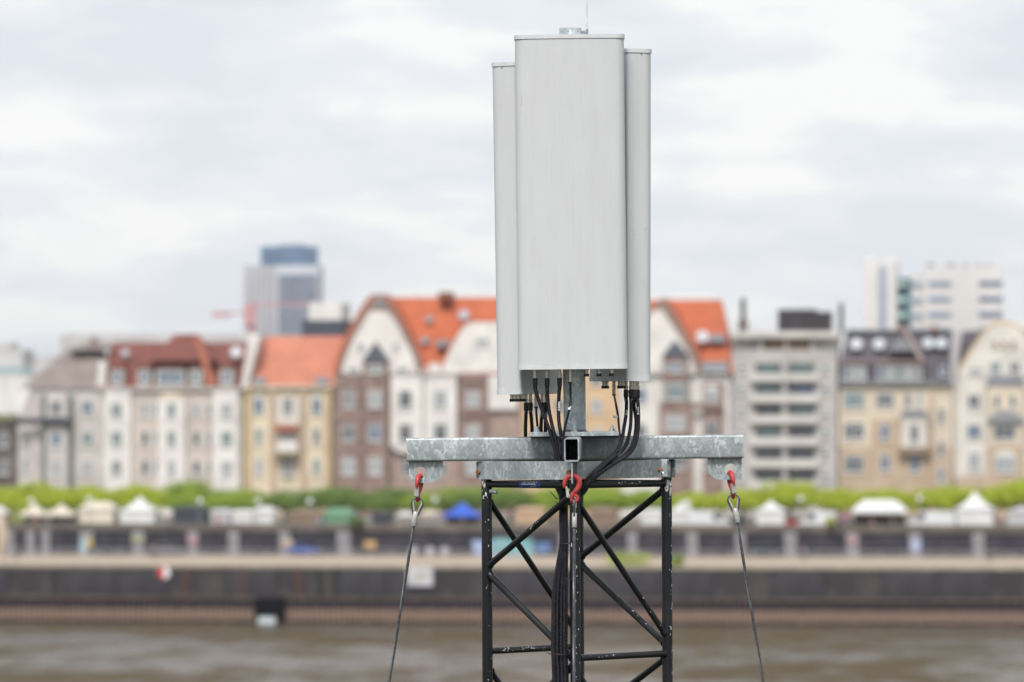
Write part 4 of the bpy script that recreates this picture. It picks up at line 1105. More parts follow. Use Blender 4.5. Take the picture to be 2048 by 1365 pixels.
# white barrels on lower quay
for px, lab in ((827, 'pale round barrel on the lower quay, leftmost of three'), (860, 'pale round barrel on the lower quay, middle of three'), (890, 'pale round barrel on the lower quay, right one of three')):
    q = thing('barrel', lab, 'barrel', S(UU(px, 36), 36, WZ), ROT, 'pale barrels on the lower quay')
    link('drum', tube([(0, 0, 0, .42), (0, 0, .1, .47), (0, 0, .5, .5), (0, 0, .9, .47), (0, 0, 1.0, .42)], seg=14), CANV['grey'], q); link('lid', cyl((0, 0, 1.0), (0, 0, 1.06), .36, seg=14), CANV['white'], q)
# flower display
q = thing('flower_stall', 'pink and purple flower display left of the widest marquee', 'flower stall', S(UU(1684, VM), VM, GZ), ROT)
link('flowers', leafcloud(500, [(-.7, 0, 1.6, .7, .5, .5), (.5, 0, 1.8, .7, .5, .5)], .14, 12), CANV['pink'], q); link('trestle', boxes((-1.3, 1.3, -.5, .5, 0, 1.15)), CANV['dark'], q)
# lamp posts with globes
gb = bmesh.new(); bmesh.ops.create_uvsphere(gb, u_segments=14, v_segments=9, radius=.34); GLOBE = finish(gb, True, 80)
LAMPG = mat('opal_globe', (.62, .64, .66), .15, scale=1, var=.03)
post_me = tube([(0, 0, 0, .10), (0, 0, .4, .08), (0, 0, .42, .06), (0, 0, 3.3, .045)], seg=8)
for px, py, lab in ((62, 1003, 'lamp post above the left cream canopy'), (178, 1000, 'lamp post behind the closed cream tent'), (400, 1003, 'lamp post over the dark stall'), (516, 1004, 'lamp post over the white huts'), (620, 1004, 'lamp post over the brown stall'),
                    (870, 1000, 'lamp post over the cream parasol'), (1373, 1010, 'lamp post with bright white globe right of the tower leg'), (1601, 999, 'lamp post above the red car'), (1839, 997, 'lamp post between marquee and far van')):
    v = 43; zz = ZZ(py, px, v) - GZ
    q = thing('lamp_post', 'globe ' + lab, 'street lamp', S(UU(px, v), v, GZ), ROT, 'globe lamps along the parapet')
    o = link('post', post_me, GALV2, q); o.scale = (1, 1, zz / 3.5)
    o = link('globe', GLOBE, LAMPG if px != 1373 else CANV['white'], q); o.location = (0, 0, zz)
    if px == 1373: o.scale = (1.5,) * 3
# pale tapered pylon at left edge
q = thing('stone_pillar', 'beige tapered pillar on the quay at the left edge', 'pillar', S(UU(2, 8), 8, WZ), ROT)
zk = S(UU(2, 8), 8).y / F
link('shaft', tube([(-.3, 0, 0, .25), (0, 0, 1.5, .4), (.15, 0, 3.0, .6), (0, 0, 4.5, .55), (-.2, 0, 5.8, .3)], seg=10, step=.5), bmat('pillar_stone', (.55, .45, .35)), q)
link('foot', cyl((-.3, 0, 0), (-.3, 0, .2), .5, seg=12), bmat('pillar_stone', (.55, .45, .35)), q)

# ------------------------------------------------------------------ people on the quay
SKIN = mat('skin', (.45, .28, .20), .6, scale=3)
def skin_mesh(edges_pts, radii, edges, sub=1):
    me = bpy.data.meshes.new('b'); me.from_pydata(edges_pts, edges, [])
    ob = bpy.data.objects.new('tmp', me); C.objects.link(ob)
    md = ob.modifiers.new('s', 'SKIN')
    for i, r_ in enumerate(radii): me.skin_vertices[0].data[i].radius = (r_, r_)
    me.skin_vertices[0].data[0].use_root = True
    ms = ob.modifiers.new('d', 'SUBSURF'); ms.levels = sub
    dg = bpy.context.evaluated_depsgraph_get(); dg.update()
    res = bpy.data.meshes.new_from_object(ob.evaluated_get(dg))
    bpy.data.objects.remove(ob)
    res.polygons.foreach_set('use_smooth', [True] * len(res.polygons))
    return res
J = [(0,0,.95),(0,0,1.12),(0,0,1.38),(0,0,1.50),(0,-.02,1.60),(0,-.02,1.72),
     (-.17,0,1.42),(-.24,.02,1.15),(-.24,-.08,.92),(.17,0,1.42),(.24,-.02,1.15),(.25,-.10,.92),
     (-.10,0,.90),(-.12,-.10,.50),(-.12,.06,.08),(-.12,-.10,.04),(.10,0,.90),(.12,.06,.50),(.12,.28,.10),(.12,.16,.04)]
JR = [.13,.12,.15,.055,.09,.075,.06,.045,.032,.06,.045,.032,.09,.062,.04,.035,.09,.062,.04,.035]
JE = [(0,1),(1,2),(2,3),(3,4),(4,5),(2,6),(6,7),(7,8),(2,9),(9,10),(10,11),(0,12),(12,13),(13,14),(14,15),(0,16),(16,17),(17,18),(18,19)]
BODY = skin_mesh(J, JR, JE)
TOP = skin_mesh([J[i] for i in (0,1,2,6,7,9,10)], [.15,.14,.17,.078,.058,.078,.058], [(0,1),(1,2),(2,3),(3,4),(2,5),(5,6)])
TRO = skin_mesh([(0,0,1.0)] + [J[i] for i in (12,13,14,16,17,18)], [.145,.105,.078,.056,.105,.078,.056], [(0,1),(1,2),(2,3),(0,4),(4,5),(5,6)])
HAIR = skin_mesh([(0,.01,1.66),(0,.02,1.75)], [.10,.085], [(0,1)])
def person(px, v, z, rz, lab, top, tro, hair=(.04,.03,.02)):
    q = thing('person', lab, 'person', S(UU(px, v), v, z), (0, 0, rz), 'people on the quay')
    for nm, me, c in (('body', BODY, None), ('jacket', TOP, top), ('trousers', TRO, tro), ('hair', HAIR, hair)):
        m_ = SKIN if c is None else mat('cloth_%d_%d_%d' % tuple(int(x * 1000) for x in c), c, .85, scale=4)
        me2 = me.copy(); me2.materials.clear(); me2.materials.append(m_); link(nm, me2, m_, q)
person(1609, 19, WZ, 1.4, 'person in a pale top walking on the lower quay below the white box van', (.50, .48, .52), (.10, .12, .22), (.30, .10, .06))
person(1979, 19, WZ, -1.2, 'person in dark clothes walking on the lower quay below the tallest peaked tent', (.05, .05, .06), (.04, .04, .05))
person(34, 17, WZ, 1.7, 'person in grey clothes walking on the lower quay near the left edge', (.20, .20, .20), (.05, .05, .07))
person(310, 20, WZ, 1.7, 'person in a dark jacket standing on the lower quay above the round sign', (.08, .07, .07), (.06, .06, .09))
person(436, 44, GZ, 0.3, 'person in a red jacket by the parapet in front of the small grey stall', (.42, .05, .05), (.05, .05, .08))
person(640, 44, GZ, 0.1, 'person in a light blue top by the parapet beside the green tent', (.25, .40, .52), (.10, .10, .14))

for i, (px, v, top, lab) in enumerate(((72, 46, (.30,.12,.10), 'person in a rust coloured top in front of the left cream canopy'), (126, 46, (.06,.08,.16), 'person in navy in front of the right cream canopy'),
        (338, 45, (.12,.12,.13), 'person in dark grey between the white peaked tent and the dark stall'), (560, 45, (.35,.30,.26), 'person in beige right of the white huts'), (722, 45, (.10,.16,.12), 'person in dark green right of the green tent'),
        (835, 44, (.05,.05,.07), 'person in black between the two parasols'), (925, 45, (.20,.20,.26), 'person in slate grey under the blue awning'), (1108, 45, (.14,.08,.06), 'person in brown right of the tan stall'),
        (1500, 45, (.30,.32,.36), 'person in pale grey left of the white tent by the rope'), (1690, 45, (.40,.16,.25), 'person in pink by the flower display'), (1745, 45, (.08,.08,.10), 'person in black under the widest marquee, left one'),
        (1785, 45, (.28,.25,.22), 'person in tan under the widest marquee, right one'), (1998, 45, (.25,.07,.07), 'person in dark red right of the tallest peaked tent'))):
    person(px, v, GZ, i * 1.3, lab, top, (.05, .055, .08) if i % 2 else (.12, .11, .10), (.05, .035, .025) if i % 3 else (.22, .15, .09))
for q in [o for o in C.objects if o.get('category') == 'person' and o.location.z > GZ - .1]: q['group'] = 'people on the upper promenade'

# ================================================================== MAST
YAW = R(-1.8)
# --- lattice tower ---------------------------------------------------------
TY = R(-0.30)
ttop = W(1153, 968, 0)
tw = thing('lattice_tower', 'black painted square lattice tower with chipped paint carrying the antenna frame', 'lattice tower')
TM = Matrix.Translation(ttop) @ Matrix.Rotation(YAW, 4, 'Z') @ Matrix.Rotation(TY, 4, 'Y')
tw.location = TM.to_translation(); tw.rotation_euler = TM.to_euler()
HD = 180 * PX; LR = 10.6 * PX; BR = 6.6 * PX; BAY = 338 * PX
LEG = {'l': Vector((-HD, 0, 0)), 'f': Vector((0, -HD, 0)), 'r': Vector((HD, 0, 0)), 'b': Vector((0, HD, 0))}
base_z = -(ttop.z - 3.0)
for k, p in LEG.items():
    link('leg', cyl(p + Vector((0, 0, base_z)), p + Vector((0, 0, 12 * PX)), LR, seg=28), PAINT, tw)
    link('spigot', cyl(p + Vector((0, 0, 12 * PX + .0005)), p + Vector((0, 0, 44 * PX)), LR * .86, seg=20), GALV2, tw)
def brace(a, za, b_, zb, r=BR, name='brace', label=None):
    A = LEG[a] + Vector((0, 0, za)); B_ = LEG[b_] + Vector((0, 0, zb))
    bm = bmesh.new(); cyl_bm(bm, A, B_, r, seg=18, caps=False)
    dd = (B_ - A).normalized()
    for P_, s in ((A, 1), (B_, -1)):      # weld collars
        h = Vector((dd.x, dd.y, 0)); off = LR / max(h.length, .3)
        cyl_bm(bm, P_ + dd * s * off * .86, P_ + dd * s * (off * 1.0 + .010), r * 1.35, r * 1.02, 18, caps=False)
    return link(name, finish(bm, True, 50), PAINT, tw, label)
def bay(z0, low=False):
    z1 = z0 - BAY
    brace('f', z0 - 14 * PX, 'l', z0 - 166 * PX); brace('l', z0 - 176 * PX, 'f', z1 - 8 * PX)          # front-left zigzag
    brace('r', z0 - 8 * PX, 'b', z0 - 155 * PX); brace('b', z0 - 163 * PX, 'r', z1 + 14 * PX)          # back-right zigzag
    brace('f', z0 - 26 * PX, 'r', z1 + 30 * PX, BR * .92)                                             # front-right long
    brace('l', z0 - 26 * PX, 'b', z1 + 26 * PX, BR * .92)                                             # back-left long
    brace('f', z1 - 2 * PX, 'r', z1 - 2 * PX, name='crossbar'); brace('l', z1 + 4 * PX, 'b', z1 + 4 * PX, name='crossbar')
for a, b_ in (('l', 'f'), ('f', 'r'), ('r', 'b'), ('b', 'l')): brace(a, 0, b_, 0, BR * 1.02, 'crossbar')
bay(0); bay(-BAY)
# bays below the frame, joined
bm = bmesh.new(); z = -2 * BAY
while z > base_z + BAY:
    for a, za, b_, zb in (('f', -14, 'l', -166), ('l', -176, 'f', -346), ('r', -8, 'b', -155), ('b', -163, 'r', -324), ('f', -26, 'r', -308), ('l', -26, 'b', -312), ('f', -340, 'r', -340), ('l', -334, 'b', -334)):
        cyl_bm(bm, LEG[a] + Vector((0, 0, z + za * PX)), LEG[b_] + Vector((0, 0, z + zb * PX)), BR, seg=8, caps=False)
    z -= BAY
link('lower_bracing', finish(bm, True, 50), PAINT, tw, kind='stuff')
link('foot_plate', boxes((-.7, .7, -.7, .7, base_z - .02, base_z + .03)), GALV2, tw)
TI = TM.inverted()
def TL(px, py, d): return TI @ W(px, py, d)
# bolt near upper left, sticker, chips
bm = bmesh.new(); p = TL(990, 984, -.05); cyl_bm(bm, p, p + Vector((0, -.03, 0)), .0105, seg=6); cyl_bm(bm, p + Vector((0, -.03, 0)), p + Vector((0, -.045, 0)), .006, seg=8); cyl_bm(bm, p + Vector((-.02, 0.02, 0)), p + Vector((0.005, -.005, 0)), .011, seg=10)
link('bolt', finish(bm, True, 40), GALV2, tw)
# sticker wrapped round the upper left crossbar (front-left face)
def wrap_patch(A, B_, r, t0, t1, a0, a1, m, name, label=None, n=8):
    """patch on the cylinder A->B at fraction t0..t1, angle a0..a1 measured from the camera side, positive up"""
    d = (B_ - A); ln = d.length; d.normalize(); back = Vector((0, -1, 0)); fr = (back - d * back.dot(d)).normalized(); up = d.cross(fr)
    if up.z < 0: up = -up
    if abs(up.z) < .2: up = fr.cross(d); 
    bm = bmesh.new(); rows = []
    for i in range(n + 1):
        a = a0 + (a1 - a0) * i / n; q = fr * math.cos(a) + up * math.sin(a)
        rows.append([bm.verts.new(A + d * (ln * t) + q * r) for t in (t0, t1)])
    for i in range(n): bm.faces.new((rows[i][0], rows[i][1], rows[i+1][1], rows[i+1][0]))
    return link(name, finish(bm, True, 60), m, tw, label)
A, B_ = LEG['l'], LEG['f']; cr_ = BR * 1.02
wrap_patch(A, B_, cr_ + .0006, .395, .64, -1.5, 1.45, BLUE, 'sticker', 'blue sticker with white lettering on the upper crossbar')
rr = random.Random(4)
for row, (a0, a1, t0, t1, dt) in enumerate(((.62, 1.15, .43, .60, .017), (.05, .42, .43, .585, .014), (-.62, -.48, .52, .60, .02))):
    bm = bmesh.new(); d = (B_ - A); ln = d.length; d.normalize(); fr = (Vector((0, -1, 0)) - d * -d.y).normalized(); up = Vector((0, 0, 1)); t = t0
    while t < t1:
        wd = dt * rr.uniform(.45, .8)
        for sub in range(rr.choice((1, 2))):
            b0 = a0 + (a1 - a0) * (.0 if sub == 0 else .55); b1 = a0 + (a1 - a0) * (.42 if sub == 0 else 1)
            vs = [bm.verts.new(A + d * (ln * tt) + (fr * math.cos(a) + up * math.sin(a)) * (cr_ + .0012)) for tt, a in ((t, b0), (t + wd, b0), (t + wd, b1), (t, b1))]
            bm.faces.new(vs)
        t += dt
    link('sticker_lettering', finish(bm), WHITE_INK, tw, kind=None)
# paint chips on the legs (irregular bare patches)
def chips(legk, zpy0, zpy1, n, a_c, a_s, smax, seed, name='paint_chip'):
    rr = random.Random(seed); bm = bmesh.new(); P_ = LEG[legk]
    for _ in range(n):
        z_ = -(rr.uniform(zpy0, zpy1) - 968) * PX; a = a_c + rr.gauss(0, a_s); s = smax * rr.uniform(.2, 1) ** 2.0 + .0012; el = rr.uniform(1, 3)
        cs = []
        for i in range(7):
            t = i / 7 * 6.28; r_ = s * rr.uniform(.5, 1.1)
            aa = a + r_ * math.cos(t) / LR; zz = z_ + r_ * el * math.sin(t)
            cs.append(bm.verts.new(P_ + Vector((math.sin(aa) * (LR + .0006), -math.cos(aa) * (LR + .0006), zz))))
        try: bm.faces.new(cs)
        except Exception: pass
    link(name, finish(bm), CHIP, tw, kind='stuff')
chips('r', 955, 1365, 44, .95, .22, .0028, 11); chips('r', 958, 990, 14, .7, .4, .011, 12)
chips('l', 955, 1000, 26, -.6, .4, .0040, 13); chips('l', 1000, 1365, 12, .6, .6, .0022, 14)
chips('f', 990, 1060, 12, -.1, .25, .0060, 15); chips('f', 1002, 1036, 9, .12, .10, .0105, 19); chips('f', 1060, 1365, 30, .1, .35, .0026, 16)
# scratches on crossbars
def bar_chips(a, za, b_, zb, r, t0, t1, n, seed, ang=.4, smax=.003):
    rr = random.Random(seed); A = LEG[a] + Vector((0, 0, za)); B_ = LEG[b_] + Vector((0, 0, zb)); d = (B_ - A); ln = d.length; d.normalize()
    fr = (Vector((0, -1, 0)) - d * -d.y).normalized(); up = fr.cross(d)
    if up.z < 0: up = -up
    bm = bmesh.new()
    for _ in range(n):
        t = rr.uniform(t0, t1); an = ang + rr.gauss(0, .3); s = rr.uniform(.2, 1) ** 2 * smax + .0008
        cs = []
        for i in range(6):
            th = i / 6 * 6.28; q = s * rr.uniform(.5, 1.1); aa = an + q * math.sin(th) / r
            cs.append(bm.verts.new(A + d * (ln * t + q * 1.8 * math.cos(th)) + (fr * math.cos(aa) + up * math.sin(aa)) * (r + .0006)))
        bm.faces.new(cs)
    link('paint_chip', finish(bm), CHIP, tw, kind='stuff')
bar_chips('l', -BAY + 4 * PX, 'b', -BAY + 4 * PX, BR, .12, .6, 34, 21); bar_chips('f', -BAY - 2 * PX, 'r', -BAY - 2 * PX, BR, .1, .4, 8, 22)
bar_chips('f', 0, 'r', 0, BR, .4, .75, 12, 23, .2, .004); bar_chips('f', -14 * PX, 'l', -166 * PX, BR, .25, .55, 12, 24, .5, .0022); bar_chips('f', -26 * PX, 'r', -BAY + 30 * PX, BR * .92, .7, .95, 6, 25, .3, .004)
bar_chips('b', -163 * PX, 'r', -BAY + 14 * PX, BR, .3, .8, 8, 26, .4, .003)

# --- head frame --------------------------------------------------------------
HT = R(-0.62)
hc = W(1150, 896.6, 0)
fr_ = thing('mounting_frame', 'galvanised steel cross frame with base plate and central pole on top of the lattice tower', 'steel frame')
HM = Matrix.Translation(hc) @ Matrix.Rotation(HT, 4, 'Y') @ Matrix.Rotation(YAW, 4, 'Z')
fr_.location = HM.to_translation(); fr_.rotation_euler = HM.to_euler()
HI = HM.inverted()
def HL(px, py, d): return HI @ W(px, py, d)
BH = 47 * PX / 2; BW = .034; AL = 336.5 * PX
def rect_tube(length, w_, h, t, r, wall_inner=True):
    """hollow section along +x from 0..length, rounded corners"""
    def rr(wd, ht, rad):
        pts = []
        for cx_, cy_, a0 in ((wd - rad, ht - rad, 0), (-wd + rad, ht - rad, 90), (-wd + rad, -ht + rad, 180), (wd - rad, -ht + rad, 270)):
            for i in range(5):
                a = R(a0 + 22.5 * i); pts.append((cx_ + rad * math.cos(a), cy_ + rad * math.sin(a)))
        return pts
    o_ = rr(w_, h, r); i_ = rr(w_ - t, h - t, max(r - t, .002)); bm = bmesh.new(); n_ = len(o_)
    O0 = [bm.verts.new((0, a, b)) for a, b in o_]; O1 = [bm.verts.new((length, a, b)) for a, b in o_]
    I0 = [bm.verts.new((0, a, b)) for a, b in i_]; I1 = [bm.verts.new((length, a, b)) for a, b in i_]
    for i in range(n_):
        j = (i + 1) % n_
        bm.faces.new((O0[i], O1[i], O1[j], O0[j])); bm.faces.new((I0[i], I0[j], I1[j], I1[i]))
        bm.faces.new((O0[i], O0[j], I0[j], I0[i])); bm.faces.new((O1[i], I1[i], I1[j], O1[j]))
    return finish(bm, True, 32)
beam = link('cross_beam', rect_tube(2 * AL, BW, BH, .006, .011), GALV, fr_); beam.location = (-AL, 0, 0)
for s, nm in ((-1, 'near'), (1, 'far')):
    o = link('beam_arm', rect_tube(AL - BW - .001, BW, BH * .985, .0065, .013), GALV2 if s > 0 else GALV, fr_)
    o.rotation_euler = (0, 0, R(90 * s)); o.location = (0, s * (BW + .001), 0)
# end lugs
def lug(r_big=.05):
    """plate in x-z, outer end at x=0 (towards +x inner), top z=0, hole"""
    wd, ht = 68 * PX, 43 * PX
    pts = [(0, 0), (0, -ht + .008), (.002, -ht + .002), (.008, -ht)]
    for i in range(9):
        a = R(-90 + 90 * i / 8); pts.append((wd - .062 + .062 * math.cos(a), -ht + .062 + .062 * math.sin(a)))
    pts.append((wd, 0))
    hc_ = (23 * PX, -22 * PX); hr = 11.4 * PX
    bm = bmesh.new(); t = .006
    # annular triangulation: connect outer points to hole ring by angle
    import math as mm
    outer = pts; nh = 28
    hole = [(hc_[0] + hr * mm.cos(2 * mm.pi * i / nh), hc_[1] + hr * mm.sin(2 * mm.pi * i / nh)) for i in range(nh)]
    for y, flip in ((-t / 2, False), (t / 2, True)):
        vo = [bm.verts.new((a, y, b)) for a, b in outer]; vh = [bm.verts.new((a, y, b)) for a, b in hole]
        eds = [bm.edges.new((vo[i], vo[(i+1) % len(vo)])) for i in range(len(vo))] + [bm.edges.new((vh[i], vh[(i+1) % nh])) for i in range(nh)]
        bmesh.ops.triangle_fill(bm, use_beauty=True, use_dissolve=False, edges=eds)
        if not flip: A0, H0 = vo, vh
        else: A1, H1 = vo, vh
    for X, Y in ((A0, A1), (H0, H1)):
        for i in range(len(X)): bm.faces.new((X[i], X[(i+1) % len(X)], Y[(i+1) % len(X)], Y[i]))
    return finish(bm)
LUG = lug()
for nm, rz in (('left', 0), ('right', 180), ('near', 90), ('far', -90)):
    o = link('lug', LUG, GALV, fr_); a = R(rz)
    o.rotation_euler = (0, 0, a); o.location = Vector((-(AL - .008) * math.cos(a), -(AL - .008) * math.sin(a), -BH - .0005))
    w_ = link('weld_bead', cyl((0, 0, 0), (68 * PX, 0, 0), .0042, seg=8), GALV2, fr_); w_.rotation_euler = (0, 0, a); w_.location = Vector((-(AL - .008) * math.cos(a), -(AL - .008) * math.sin(a), -BH - .001))
# saddle plates clamping the legs: two plates per side of the tower
ztop = -BH - .002; zbot = ztop - 36 * PX
tc_ = HI @ ttop
for (a, b_), m_ in (((('l'), ('f')), GALV), ((('f'), ('r')), GALV2), ((('b'), ('r')), GALV2), ((('l'), ('b')), GALV2)):  # front-left plates in plain zinc, the others in a darker copy painting shade
    A = Vector((tc_.x, tc_.y, 0)) + LEG[a]; B_ = Vector((tc_.x, tc_.y, 0)) + LEG[b_]
    d = (B_ - A).normalized(); nrm = Vector((d.y, -d.x, 0))
    if nrm.dot((A + B_) / 2 - Vector((tc_.x, tc_.y, 0))) < 0: nrm = -nrm
    for off, nm in ((LR + .004, 'outer'), (-LR - .004, 'inner')):
        e0 = -15 * PX if (a, b_) != ('f', 'r') else -6 * PX
        e1 = (B_ - A).length + (8 * PX if (a, b_) == ('l', 'f') else 12 * PX)
        if nm == 'inner': e0 += .035; e1 -= .035
        if (a, b_) == ('f', 'r'): e1 = (B_ - A).length + (-26 * PX if nm == 'outer' else 22 * PX)
        h = .003
        bm = bmesh.new(); mtx = Matrix((( d.x, nrm.x, 0, A.x + nrm.x * off), (d.y, nrm.y, 0, A.y + nrm.y * off), (0, 0, 1, 0), (0, 0, 0, 1)))
        z0_ = zbot; z1_ = ztop - (.0015 if a == 'f' else 0)
        ln = e1 - e0; c_ = .007
        vs = [(e0, z0_ + c_), (e0 + c_, z0_), (e1 - c_, z0_), (e1, z0_ + c_), (e1, z1_ - c_), (e1 - c_, z1_), (e0 + c_, z1_), (e0, z1_ - c_)]
        F0 = [bm.verts.new(mtx @ Vector((x, -h, z))) for x, z in vs]; F1 = [bm.verts.new(mtx @ Vector((x, h, z))) for x, z in vs]
        bm.faces.new(F0); bm.faces.new(F1[::-1])
        for i in range(8): bm.faces.new((F0[i], F0[(i+1) % 8], F1[(i+1) % 8], F1[i]))
        link('saddle_plate', finish(bm), m_, fr_)
    if (a, b_) == ('f', 'r'):       # bent plate ends beside the right leg
        for off, ext, wd in ((LR + .004, -26 * PX, 12 * PX), (-LR - .004, 22 * PX, 10 * PX)):
            p_ = A + nrm * off + d * ((B_ - A).length + ext)
            link('bent_end', boxes((p_.x - .001, p_.x + wd, p_.y - .0068, p_.y - .0004, zbot + .002, ztop - .002), bevel=.0025), GALV, fr_)
    if (a, b_) in (('l', 'f'), ('f', 'r')):
        for P_ in ((A, B_) if a == 'l' else ()):
            q0 = P_ + nrm * (LR + .007) + Vector((0, 0, (ztop + zbot) / 2 - .008)) - (d * .016 if P_ is A and a == 'l' else Vector((0, 0, 0)))
            if a == 'f': q0 -= d * .03
            bm = bmesh.new(); cyl_bm(bm, q0 - nrm * .04, q0 + nrm * .012, .0118, .0105, 12)
            link('rusty_bolt', finish(bm, True, 50), RUST, fr_)
            if a == 'f': RUSTP = q0.copy(); RN = nrm.copy()
# rust lump and bit of binding wire at the right end
bm = bmesh.new(); bmesh.ops.create_icosphere(bm, subdivisions=2, radius=.013)
for v_ in bm.verts: v_.co *= 1 + .5 * noise.noise(v_.co * 160)
bmesh.ops.scale(bm, vec=(1.3, 1, .75), verts=bm.verts[:])
o = link('rust_lump', finish(bm, True, 30), RUST, fr_); o.location = HL(1318, 940, -.085)
wp = [HL(1321, 942, -.10), HL(1327, 947, -.11), HL(1328, 955, -.11), HL(1325, 958, -.10), HL(1322, 954, -.10), HL(1320, 943, -.10)]
link('binding_wire', tube([tuple(p) for p in wp], .0011, 5, step=.006), ZINC, fr_)
# packers between saddle and beam
for s in (-1, 1):
    x = s * 176 * PX + tc_.x
    link('packer', boxes((x - .02, x + .02, -.03, .03, -BH - .012, -BH - .0015), bevel=.002), GALV, fr_)
# base plate, pole, nuts
pz0, pz1 = BH + .001, BH + .0205
link('base_plate', boxes((-.205, .205, -.205, .205, pz0, pz1), bevel=.002), GALV, fr_)
PR = 22.3 * PX
ptop = HL(1142.5, 57, 0).z
bm = bmesh.new(); cyl_bm(bm, (0, 0, pz1 + .0005), (0, 0, ptop), PR, seg=40)
link('pole', finish(bm, True, 50), make_galv('galvanised_pole', 1.65, 7.1), fr_)
bm = bmesh.new(); cyl_bm(bm, (0, 0, pz1 + .0004), (0, 0, pz1 + .011), PR + .008, PR + .0005, 40, caps=False); link('weld_collar', finish(bm, True, 50), GALV2, fr_)
def stud(x, y):
    bm = bmesh.new(); z = pz1 + .0004
    cyl_bm(bm, (x, y, z), (x, y, z + .003), .0165, seg=16); cyl_bm(bm, (x, y, z + .0032), (x, y, z + .013), .0125, seg=6); cyl_bm(bm, (x, y, z + .0132), (x, y, z + .026), .0062, seg=10)
    link('stud_nut', finish(bm, True, 35), ZINC, fr_)
for x in (-.172, 0.0, .172):
    for y in (-.172, .172):
        stud(x, y)
stud(-.172, 0); stud(.172, 0)
# collar screws at the pole top
for a in (-50, -12, 40):
    p = Vector((math.sin(R(a)) * PR, -math.cos(R(a)) * PR, ptop - .014)); link('pole_screw', cyl(p * 1 - Vector((p.x, p.y, 0)) * .1, p + Vector((p.x, p.y, 0)) * .04, .0035, seg=8), ZINC, fr_)

# whip aerial
q = thing('whip_aerial', 'thin white rod aerial rising beside the top of the pole', 'aerial')
a0 = W(1174, 67, 0); a1 = W(1172.5, -120, 0)
link('rod', cyl(a0, a1, 1.7 * PX, seg=10), mat('white_rod', (.62, .62, .64), .5, scale=20), q)
c = W(1167, 65, 0)
link('bracket', boxes((c.x - .010, c.x + .016, c.y - .008, c.y + .008, c.z - .006, c.z + .006), (c.x - .001, c.x + .005, c.y - .012, c.y + .012, c.z - .01, c.z + .008), bevel=.001), GALV, q)
link('rod_socket', cyl(a0 - Vector((0, 0, .012)), a0 + Vector((0, 0, .02)), 2.6 * PX, seg=10), GALV, q)

# --- panel antennas --------------------------------------------------------
AW, AT, AH = .2465, .140, 660 * PX
def profile(g=0.0):
    w_ = AW + g; pts = []
    rf, rb = .046, .012
    y0 = -AT / 2 - g; y1 = AT / 2 + g
    # back (y1) left->right, then front with bulge
    for cx_, cy_, rad, s0 in ((w_ - rb, y1 - rb, rb, 0),):
        for i in range(5): a = R(22.5 * i); pts.append((cx_ + rad * math.cos(a), cy_ + rad * math.sin(a)))
    for i in range(5): a = R(90 + 22.5 * i); pts.append((-w_ + rb + rb * math.cos(a), y1 - rb + rb * math.sin(a)))
    for i in range(9): a = R(180 + 11.25 * i); pts.append((-w_ + rf + rf * math.cos(a), y0 + rf + .010 + rf * math.sin(a)))
    nb = 16
    for i in range(1, nb):
        t = i / nb; x = -w_ + rf + (2 * w_ - 2 * rf) * t; pts.append((x, y0 + .010 - .010 * math.sin(math.pi * t)))
    for i in range(9): a = R(270 + 11.25 * i); pts.append((w_ - rf + rf * math.cos(a), y0 + rf + .010 + rf * math.sin(a)))
    return pts
def extr(pts, z0, z1):
    bm = bmesh.new(); prism_bm(bm, pts, 'z', z0, z1); return finish(bm, True, 32)
CAPM = mat('cap_plastic', (.575, .588, .612), .5, scale=25, var=.06, bump=.1)
HOUS = extr(profile(0), 10 * PX, AH - 8 * PX); TCAP = extr(profile(.0035), AH - 7.8 * PX, AH); BCAP = extr(profile(.0025), 0, 9.8 * PX)
SEAM = extr(profile(-.002), AH - 9.6 * PX, AH - 7.6 * PX)
def antenna(name_label, loc_px, d, rz, tilt=None):
    q = thing('panel_antenna', name_label, 'antenna', group='panel antennas on the pole')
    M_ = Matrix.Translation(W(loc_px[0], loc_px[1], d)) @ Matrix.Rotation(HT if tilt is None else R(tilt), 4, 'Y') @ Matrix.Rotation(rz + YAW * .4, 4, 'Z')
    q.location = M_.to_translation(); q.rotation_euler = M_.to_euler()
    link('housing', HOUS, RADOME, q); link('top_cap', TCAP, CAPM, q); link('bottom_cap', BCAP, CAPM, q); link('seam', SEAM, mat('seam_dark', (.10, .10, .11), .8, scale=9), q)  # seam is a plain dark joint below the top cap
    return q, M_
def conn(q, M_, lx, ly, kind):
    """connector hanging below local point; kind cap / jack / aisg. returns world point of the cable start"""
    bm = bmesh.new()
    if kind == 'cap':
        cyl_bm(bm, (lx, ly, .0), (lx, ly, -.022), .0085, seg=12); cyl_bm(bm, (lx, ly, .0), (lx, ly, -.005), .0105, seg=6)
        link('connector', finish(bm, True, 40), BRASS, q)
        bm = bmesh.new(); cyl_bm(bm, (lx, ly, -.0205), (lx, ly, -.0335), .0118, seg=14); link('dust_cap', finish(bm, True, 40), RUBBER, q)
        z = -.033
    elif kind == 'jack':
        cyl_bm(bm, (lx, ly, 0), (lx, ly, -.024), .0082, seg=12); cyl_bm(bm, (lx, ly, -.022), (lx, ly, -.034), .0108, seg=6); cyl_bm(bm, (lx, ly, -.034), (lx, ly, -.044), .0085, seg=12)
        link('connector', finish(bm, True, 40), BRASS, q); z = -.042
    else:
        cyl_bm(bm, (lx, ly, 0), (lx, ly, -.058), .0078, seg=12); cyl_bm(bm, (lx, ly, -.02), (lx, ly, -.028), .009, seg=12)
        link('connector', finish(bm, True, 40), BRASS, q)
        bm = bmesh.new(); cyl_bm(bm, (lx, ly, -.057), (lx, ly, -.066), .0088, seg=12); link('gland', finish(bm, True, 40), RUBBER, q); z = -.064
    return M_ @ Vector((lx, ly, z))
